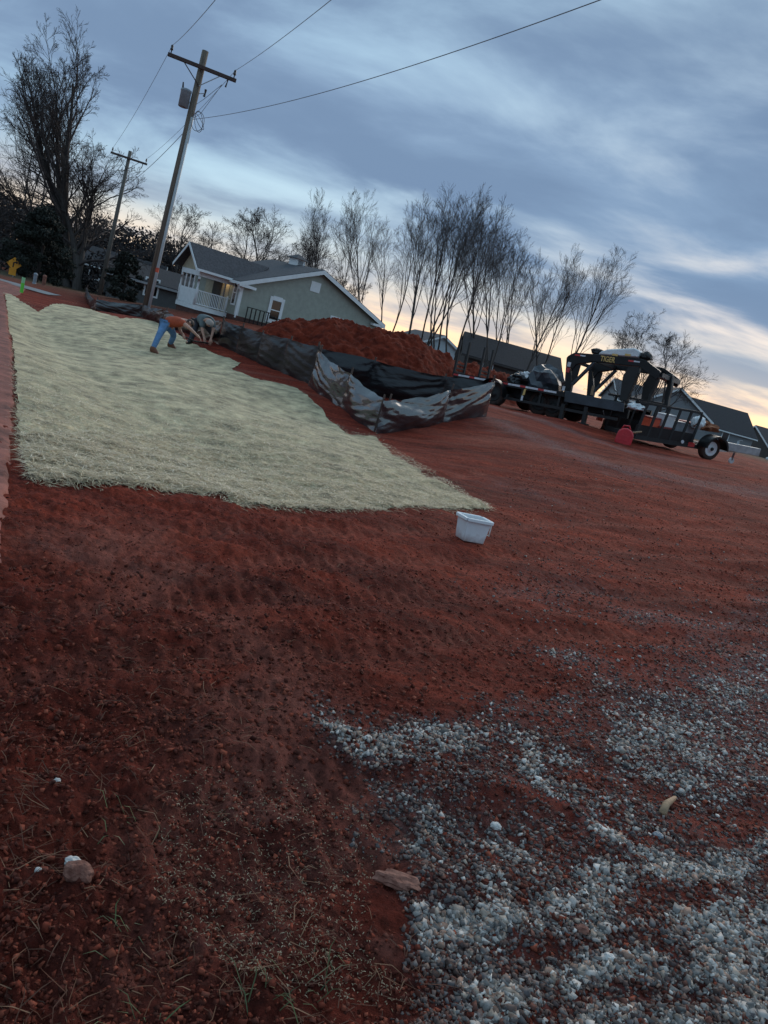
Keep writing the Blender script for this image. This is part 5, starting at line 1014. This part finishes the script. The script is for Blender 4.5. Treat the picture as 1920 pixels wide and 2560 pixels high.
# ------------------------------------------------------------------ small utility trailer
uO = at(1588, 1093, 20.7); ux = Vector((.93, .37, 0)).normalized()
_d = ray(1745, 1118); uy = Vector((-ux.y, ux.x, 0)); _t = (uO-CAM).dot(uy)/_d.dot(uy); uE = CAM+_d*_t; ux = (uE-uO).normalized(); uz = ux.cross(uy)
UM = Matrix((ux, uy, uz)).transposed().to_4x4(); UM.translation = uO; UI = UM.inverted(); UW = 1.45
def U(p, y=0.):
    d = ray(*p); t = ((uO+uy*y)-CAM).dot(uy)/d.dot(uy); q = UI @ (CAM+d*t); return q.x, q.z
ut = thing('utility_trailer', 'small black utility trailer with slatted sides and a white wheel', 'trailer', uO, M4=UM)
UL = U(z8(1090, 640))[0]; UT = U(z8(600, 270))[1]
for y in (0, UW-.06): MB(UM).span(0, UL, y, y+.06, -.05, .06).build('bottom_rail', 'blackdull', ut)
for x in (0, UL-.06): MB(UM).span(x, x+.06, .061, UW-.061, -.05, .06).build('end_rail', 'blackdull', ut)
for k in range(9): MB(UM).span(.065, UL-.065, .062+k*(UW-.124)/9, .062+(k+1)*(UW-.124)/9-.01, .0, .035).build('floor_plank', 'plank', ut)
UR = U(z8(905, 300))[0]
for y in (.0, UW-.05):
    MB(UM).span(-.15, UR+.05, y, y+.05, UT-.06, UT).build('top_rail', 'blackdull', ut)
    MB(UM).span(-.05, UR, y+.01, y+.035, .061, UT*.36).build('side_panel', 'blackmetal', ut)
    for k in range(6):
        x = k*UR/5.2; MB(UM).prism([(x-.02, y+.005, .061), (x+.045, y+.005, .061), (x+.16, y+.005, UT-.061), (x+.095, y+.005, UT-.061)], (0, .04, 0)).build('side_slat', 'blackdull', ut)
wx, wzz = U(z8(990, 765), -.12); wr = .315; wp = UM @ Vector((wx, -.12, 0)); wzz = (UI @ Vector((wp.x, wp.y, hz(wp.x, wp.y)+wr))).z
w1_ = wheel(UM, (wx, -.16, wzz), wr, .19, 'wheel', ut, tyre='mudrubber', rim='rim'); MB(UM).lathe((wx, -.175, wzz), (0, -1, 0), [(0, .05), (.03, .045), (.04, .02)], 10).build('hub', 'black', w1_)
wheel(UM, (wx, UW+.16, wzz), wr, .19, 'wheel', ut, axis=(0, 1, 0), tyre='mudrubber', rim='rim')
MB(UM).tube([(wx, -.1, wzz), (wx, UW+.1, wzz)], .04, 8).build('axle', 'blackdull', ut)
MB(UM).grid([[(wx+math.cos(a)*(wr+.07), yy, wzz+math.sin(a)*(wr+.07)) for yy in (-.38, -.005)] for a in np.linspace(math.pi*.98, .05, 14)]).build('fender', 'blackmetal', ut, True)
MB(UM).prism([(wx+math.cos(a)*(wr+.07), -.38, wzz+math.sin(a)*(wr+.07)) for a in np.linspace(math.pi*.98, .05, 14)]+[(wx+math.cos(a)*(wr+.02), -.38, wzz+math.sin(a)*(wr+.02)) for a in np.linspace(.05, math.pi*.98, 14)], (0, .008, 0)).build('fender_lip', 'blackmetal', ut)
xj, zj = U(z8(1290, 600), UW/2); 
for y in (.05, UW-.05): MB(UM).beam((UL, y, .0), (xj+.5, UW/2, .02), .06, .08).build('tongue_rail', 'galv', ut)
MB(UM).beam((xj+.35, UW/2, .03), (xj+.75, UW/2, .03), .08, .09).build('hitch_coupler', 'whitetape', ut)
wp = UM @ Vector((xj, UW/2-.1, 0)); zg = (UI @ Vector((wp.x, wp.y, hz(wp.x, wp.y)))).z
jk = MB(UM).tube([(xj+.06, UW/2-.1, .30), (xj, UW/2-.1, zg+.09)], .032, 10).build('tongue_jack', 'galv', ut, True); MB(UM).lathe((xj, UW/2-.07, zg+.08), (0, -1, 0), [(0, .085), (.05, .085)], 14).build('jack_wheel', 'sack', jk); MB(UM).tube([(xj+.06, UW/2-.1, .31), (xj+.08, UW/2-.22, .33)], .015, 6).build('jack_crank', 'galv', jk)
x, z_ = U(z8(780, 690)); MB(UM).span(x-.12, x+.1, -.012, -.002, z_-.08, z_+.04).build('red_marker', 'redtape', ut); x, z_ = U(z8(672, 665)); MB(UM).lathe((x, -.02, z_), (0, 1, 0), [(0, .045), (.018, .05)], 12).build('side_lamp', 'whitetape', ut)
# load in the utility trailer
def box_thing(nm, label, cat, c, d, m_, lid=None, rz=0):
    q_ = UM @ Vector(c); t = thing(nm, label, cat, q_); R4 = UM @ Matrix.Translation(Vector(c)) @ Matrix.Rotation(rz, 4, 'Z')
    MB(R4).add([(-d[0]*.46, -d[1]*.46, 0), (d[0]*.46, -d[1]*.46, 0), (d[0]*.46, d[1]*.46, 0), (-d[0]*.46, d[1]*.46, 0), (-d[0]/2, -d[1]/2, d[2]), (d[0]/2, -d[1]/2, d[2]), (d[0]/2, d[1]/2, d[2]), (-d[0]/2, d[1]/2, d[2])], [(3, 2, 1, 0), (4, 5, 6, 7), (0, 1, 5, 4), (1, 2, 6, 5), (2, 3, 7, 6), (3, 0, 4, 7)]).build('tub', m_, t, bevel=.012)
    MB(R4).box((0, 0, d[2]+.021), (d[0]*1.05, d[1]*1.05, .04)).build('lid', lid or m_, t, bevel=.008)
x, z_ = U(z8(500, 330), .35); box_thing('white_tote', 'white plastic tote standing high in the utility trailer', 'tote', (x, .38, .38), (.42, .36, .30), 'sack', rz=.15)
box_thing('red_crate', 'faded red crate under the white tote in the trailer', 'crate', (x-.02, .38, .036), (.46, .4, .30), 'redbox', rz=.05)
x, z_ = U(z8(330, 400), .4); box_thing('orange_tote', 'orange red tote at the left end of the utility trailer', 'tote', (x, .45, .036), (.34, .4, .50), 'coral', 'redbox')
x, z_ = U(z8(640, 370), .4); box_thing('grey_tote', 'grey tote in the middle of the utility trailer', 'tote', (x+.05, .5, .036), (.36, .4, .50), 'greybox')
x, z_ = U(z8(800, 360), .6); box_thing('dark_tote', 'large dull grey tote near the front of the utility trailer', 'tote', (x+.0, .8, .036), (.4, .5, .52), 'greybox', 'redbox')
x, z_ = U(z8(190, 280), .2); lump('pile of crumpled white plastic at the left end of the utility trailer', 'white_plastic', 'plastic sheet', (x+.02, .4, U(z8(190, 280), .2)[1]), (.20, .25, .09), 'sack', 31, .6, UM)
x, z_ = U(z8(860, 430), .4); lump('white sack slumped at the front of the trailer load', 'white_bag', 'sack', (x, .4, z_-.05), (.17, .22, .20), 'sack', 41, .35, UM)
x, z_ = U(z8(960, 490), .3); lump('rust brown clump of pine straw on the trailer front', 'pine_straw_clump', 'straw clump', (x, .3, z_-.02), (.34, .2, .13), 'burlap', 51, .9, UM)
x, z_ = U(z8(1240, 570), .7); o = MB(UM).beam((x-.55, .3, .13), (x+.75, .3, .10), .16, .22).build('galvanised_channel', 'galv', None, bevel=.01); tag(o, 'dull galvanised channel lying along the trailer tongue', 'channel'); origin_to(o, UM @ Vector((x, .3, 0)))
q = ground(1918, 1150); lump('white sack lying on the red ground at the right edge', 'lying_sack', 'sack', (q.x, q.y, q.z+.12), (.22, .18, .17), 'sack', 61, .3, None)

# ------------------------------------------------------------------ white bin
q = ground(1172, 1352); bn = thing('white_bin', 'open white square plastic bin standing alone on the red soil', 'bin', q); BM = Matrix.Translation(q) @ Matrix.Rotation(R(22), 4, 'Z') @ Matrix.Rotation(R(-3), 4, 'X')
hb_, ht_, bh = .098, .118, .235; wlt = .010
def ring(a, z): return [(-a*1.12, -a, z), (a*1.12, -a, z), (a*1.12, a, z), (-a*1.12, a, z)]
mbb = MB(BM); o_b, o_t, i_t, i_b = ring(hb_, 0), ring(ht_, bh), ring(ht_-wlt, bh), ring(hb_-wlt, .02)
vs_ = o_b+o_t+i_t+i_b; fs = [(3, 2, 1, 0), (12, 13, 14, 15)]
for k in range(4): n2 = (k+1) % 4; fs += [(k, n2, 4+n2, 4+k), (4+k, 4+n2, 8+n2, 8+k), (8+k, 8+n2, 12+n2, 12+k)]
bd = mbb.add(vs_, fs).build('bin_body', 'binwhite', bn, bevel=.006)
for k, (xx, yy, dx_, dy_) in enumerate(((0, -ht_-.012, ht_*2.3, .022), (0, ht_+.012, ht_*2.3, .022), (-ht_*1.12-.012, 0, .022, ht_*1.99), (ht_*1.12+.012, 0, .022, ht_*1.99))): MB(BM).box((xx, yy, bh-.016), (dx_, dy_, .034)).build('rim', 'binwhite', bn, bevel=.005)
MB(BM).tube([(ht_*1.12+.026, -.07, bh-.03), (ht_*1.12+.035, -.06, bh-.15), (ht_*1.12+.035, .06, bh-.15), (ht_*1.12+.026, .07, bh-.03)], .006, 6).build('handle', 'sack', bn, True)

# ------------------------------------------------------------------ single stones and wood pieces in the foreground
def rock(label, nm, cat, px, r3_, m_, seed, amp=.25):
    q_ = ground(*px); return lump(label, nm, cat, (q_.x, q_.y, q_.z+r3_[2]*.35), r3_, m_, seed, amp, None)
rock('clay stained rock with a white tip at the lower left', 'stained_rock', 'rock', (192, 2205), (.040, .030, .030), 'rockpink', 71); 
q = ground(178, 2162); lump('white broken chip against the stained rock at lower left', 'white_chip', 'stone', (q.x, q.y, q.z+.022), (.022, .016, .014), 'rockwhite', 77, .35, None)
rock('flat pinkish clay slab at the lower middle', 'clay_slab', 'clay slab', (985, 2225), (.075, .035, .018), 'rockpink', 81, .4)
rock('small cream stone left of the stained rock', 'cream_stone', 'stone', (92, 2193), (.009, .008, .008), 'rockwhite', 84); rock('pale pebble above the stained rock', 'pale_pebble', 'stone', (141, 1960), (.011, .010, .009), 'rockwhite', 86)
a = ground(1650, 2050); b = ground(1685, 2000); o = MB().tube([a+Vector((0, 0, .008)), a.lerp(b, .45)+Vector((-.012, .0, .022)), b+Vector((0, 0, .02))], [.016, .017, .011], 9).build('wood_scrap', 'deadwood', None, True); noisy(o, .006, 40); tag(o, 'curved tan piece of wood lying on the gravel at right', 'wood scrap'); origin_to(o, a)
for k, (p_, l_) in enumerate((((1240, 2066), 'large pale triangular stone at the upper gravel drift'), ((1520, 2400), 'large cream stone in the lower gravel drift'), ((1450, 2340), 'broad tan stone between the two lower gravel drifts'), ((1340, 1960), 'pale stone on the left side of the gravel bend'), ((1640, 2100), 'rounded grey stone right of the gravel bend'))):
    rock(l_, 'loose_stone', 'stone', p_, (.022, .017, .014), ('rockwhite', 'rockwhite', 'rockpink', 'rockwhite', 'greybox')[k], 90+k, .3)

# ------------------------------------------------------------------ the two workers
def skin_mesh(nm, V, E, Rr, root, material, parent, sub=2):
    me = bpy.data.meshes.new(nm); me.from_pydata([tuple(v) for v in V], E, []); o = bpy.data.objects.new(nm+'_tmp', me); COL.objects.link(o)
    o.modifiers.new('skin', 'SKIN').use_smooth_shade = True
    for i, r in enumerate(Rr):
        s = me.skin_vertices[0].data[i]; s.radius = (r, r) if not isinstance(r, tuple) else r; s.use_root = (i == root)
    o.modifiers.new('sub', 'SUBSURF').levels = sub; o.modifiers['sub'].render_levels = sub
    dg = bpy.context.evaluated_depsgraph_get(); m2 = bpy.data.meshes.new_from_object(o.evaluated_get(dg)); bpy.data.objects.remove(o); m2.name = nm
    return link_mesh(m2, nm, material, parent, True)
def person(label, J, mats, hair, group='workers bending at the fence'):
    # J: joints in world space: pelvis, chest, neck, head, and per side sh, el, wr, hip, kn, an, toe
    ft = (J['anL']+J['anR'])/2; ft.z -= .08; t = thing('person', label, 'person', ft, group)
    V = []; E = []; Rr = []
    def add(p, r, par=None):
        V.append(Vector(p)); Rr.append(r)
        if par is not None: E.append((par, len(V)-1))
        return len(V)-1
    pe = add(J['pelvis'], .125); mid = add(J['pelvis'].lerp(J['chest'], .5), .115, pe); ch = add(J['chest'], .135, mid); nk = add(J['neck'], .055, ch); hd0 = add(J['neck'].lerp(J['head'], .55), .075, nk); hd = add(J['head'], .095, hd0)
    hdir = (J['head']-J['neck']).normalized(); add(J['head']+hdir*.09, .065, hd); fw = J['face'].normalized(); add(J['head']+fw*.10-hdir*.02, .018, hd)
    for s in 'LR':
        sh = add(J['sh'+s], .062, ch); el = add(J['el'+s], .043, sh); wr = add(J['wr'+s], .029, el); hdr = (J['wr'+s]-J['el'+s]).normalized(); pal = add(J['wr'+s]+hdr*.07, .036, wr)
        sd_ = hdr.cross(Vector((0, 0, 1))).normalized(); dn2 = sd_.cross(hdr)
        for k, (off, ln) in enumerate(((-.030, .075), (-.010, .085), (.010, .08), (.030, .062))):
            f1 = add(V[pal]+hdr*.04+sd_*off*1.1, .010, pal); f2 = add(V[f1]+hdr*ln*.55-dn2*.012, .009, f1); add(V[f2]+hdr*ln*.35-dn2*.03, .008, f2)
        t1 = add(V[pal]+sd_*-.045+hdr*.0, .011, pal); add(V[t1]+hdr*.045-sd_*.012-dn2*.015, .009, t1)
        hp = add(J['hip'+s], .092, pe); kn = add(J['kn'+s], .060, hp); cf = add(J['kn'+s].lerp(J['an'+s], .35), .056, kn); an = add(J['an'+s], .040, cf); add(J['toe'+s], .035, an)
    body = skin_mesh('body', V, E, Rr, pe, 'skin', t)
    # clothing slightly outside the body
    V = []; E = []; Rr = []
    pe = add(J['pelvis'].lerp(J['chest'], -.02), .148); mid = add(J['pelvis'].lerp(J['chest'], .5), .15, pe); ch = add(J['chest'], .162, mid); add(J['chest'].lerp(J['neck'], .6), .085, ch)
    for s in 'LR':
        sh = add(J['sh'+s], .083, ch); add(J['sh'+s].lerp(J['el'+s], mats.get('sleeve', .55)), .068, sh)
    skin_mesh('shirt', V, E, Rr, pe, mats['shirt'], t)
    V = []; E = []; Rr = []; pe = add(J['pelvis'], .138)
    for s in 'LR':
        hp = add(J['hip'+s], .112, pe); kn = add(J['kn'+s], .080, hp); cf = add(J['kn'+s].lerp(J['an'+s], .4), .074, kn); add(J['an'+s]+Vector((0, 0, .02)), .064, cf)
    skin_mesh('trousers', V, E, Rr, pe, mats['trousers'], t)
    for s in 'LR':
        V = []; E = []; Rr = []; a0 = add(J['an'+s]+Vector((0, 0, .09)), .058); a1 = add(J['an'+s]-Vector((0, 0, .015)), .058, a0); hl = add(J['an'+s]-(J['toe'+s]-J['an'+s])*.3-Vector((0, 0, .035)), .045, a1); a2 = add(J['an'+s].lerp(J['toe'+s], .6)-Vector((0, 0, .02)), .052, a1); add(J['toe'+s]-Vector((0, 0, .0)), .042, a2)
        skin_mesh('boot', V, E, Rr, 0, mats['boots'], t)
    me = bpy.data.meshes.new('hair'); bm = bmesh.new(); bmesh.ops.create_icosphere(bm, subdivisions=3, radius=.112)
    bmesh.ops.delete(bm, geom=[v for v in bm.verts if v.co.normalized().dot((fw-hdir*.55).normalized()) > .35], context='VERTS')
    for v in bm.verts: v.co = J['head']+hdir*.022+v.co*(1+.03*math.sin(v.co.x*160)*math.sin(v.co.z*140))
    bm.to_mesh(me); bm.free(); link_mesh(me, 'hair', hair, t, True)
    ex = hdir.cross(fw).normalized()
    for s in (-1, 1):
        MB().lathe(J['head']+ex*s*.092, ex*s, [(0, .028), (.012, .032), (.018, .02)], 10).build('ear', 'skin', t, True); MB().lathe(J['head']+fw*.088+ex*s*.033+hdir*.01, fw, [(-.01, .012), (.003, .011), (.006, .005)], 8).build('eye', 'black', t, True)
    MB().beam(J['head']+fw*.090-hdir*.05-ex*.022, J['head']+fw*.090-hdir*.05+ex*.022, .008, .010).build('mouth', 'redbox', t)
    return t
def zz3(x, y, Y): return at(*z3(x, y), Y)
def foot(x, y, dirx, diry, up_=.08):
    p = ground(*z3(x, y)); return p+Vector((0, 0, up_)), p+Vector((dirx, diry, .03))
aL, tL = foot(140, 838, .17, -.03); aR, tR = foot(440, 755, .17, -.02); Yw = aL.y; Yr = aR.y
Ym = (Yw+Yr)/2
J = dict(pelvis=zz3(370, 320, Ym), chest=zz3(610, 290, Ym-.05), neck=zz3(715, 290, Ym-.06), head=zz3(775, 330, Ym-.02), face=Vector((.45, -.1, -1)),
         shL=zz3(670, 330, Ym-.22), elL=zz3(790, 420, Ym-.26), wrL=zz3(905, 530, Ym-.2), shR=zz3(650, 330, Ym+.17), elR=zz3(610, 430, Ym+.2), wrR=zz3(650, 495, Ym+.16),
         hipL=zz3(360, 360, Ym-.12), knL=zz3(250, 560, (Ym+Yw)/2-.1), anL=aL, toeL=tL, hipR=zz3(430, 380, Ym+.1), knR=zz3(520, 540, (Ym+Yr)/2+.05), anR=aR, toeR=tR)
person('bending worker in orange shirt, blue jeans and brown boots beside the fence', J, dict(shirt='shirt_orange', trousers='jeans', boots='boots', sleeve=.35), 'hairdark')
a2L, t2L = foot(790, 695, -.05, -.15); a2R, t2R = foot(1215, 655, .08, -.12); Y2 = (a2L.y+a2R.y)/2-.05
Y2 = min(Y2, 20.3)
J2 = dict(pelvis=zz3(960, 270, Y2+.28), chest=zz3(1090, 240, Y2-.08), neck=zz3(1120, 280, Y2-.22), head=zz3(1128, 330, Y2-.30), face=Vector((.1, -.35, -1)),
          shL=zz3(1015, 300, Y2-.12), elL=zz3(1005, 440, Y2-.2), wrL=zz3(1035, 565, Y2-.25), shR=zz3(1185, 290, Y2-.1), elR=zz3(1200, 440, Y2-.15), wrR=zz3(1160, 590, Y2-.22),
          hipL=zz3(920, 300, Y2+.25), knL=zz3(860, 480, Y2+.05), anL=a2L, toeL=t2L, hipR=zz3(1040, 300, Y2+.28), knR=zz3(1170, 490, Y2+.12), anR=a2R, toeR=t2R)
person('crouching worker in dark grey shirt and dark trousers facing the camera', J2, dict(shirt='shirt_grey', trousers='pants_dark', boots='black', sleeve=.9), 'hairgrey')
a = zz3(600, 520, Ym+.1); b = zz3(1110, 680, Y2-.3); o = MB().tube([a, a.lerp(b, .5)-Vector((0, 0, .05)), b], .018, 6).build('staking_tool', 'netrod', None, True); tag(o, 'thin black bar held low between the two workers', 'bar'); origin_to(o, b)
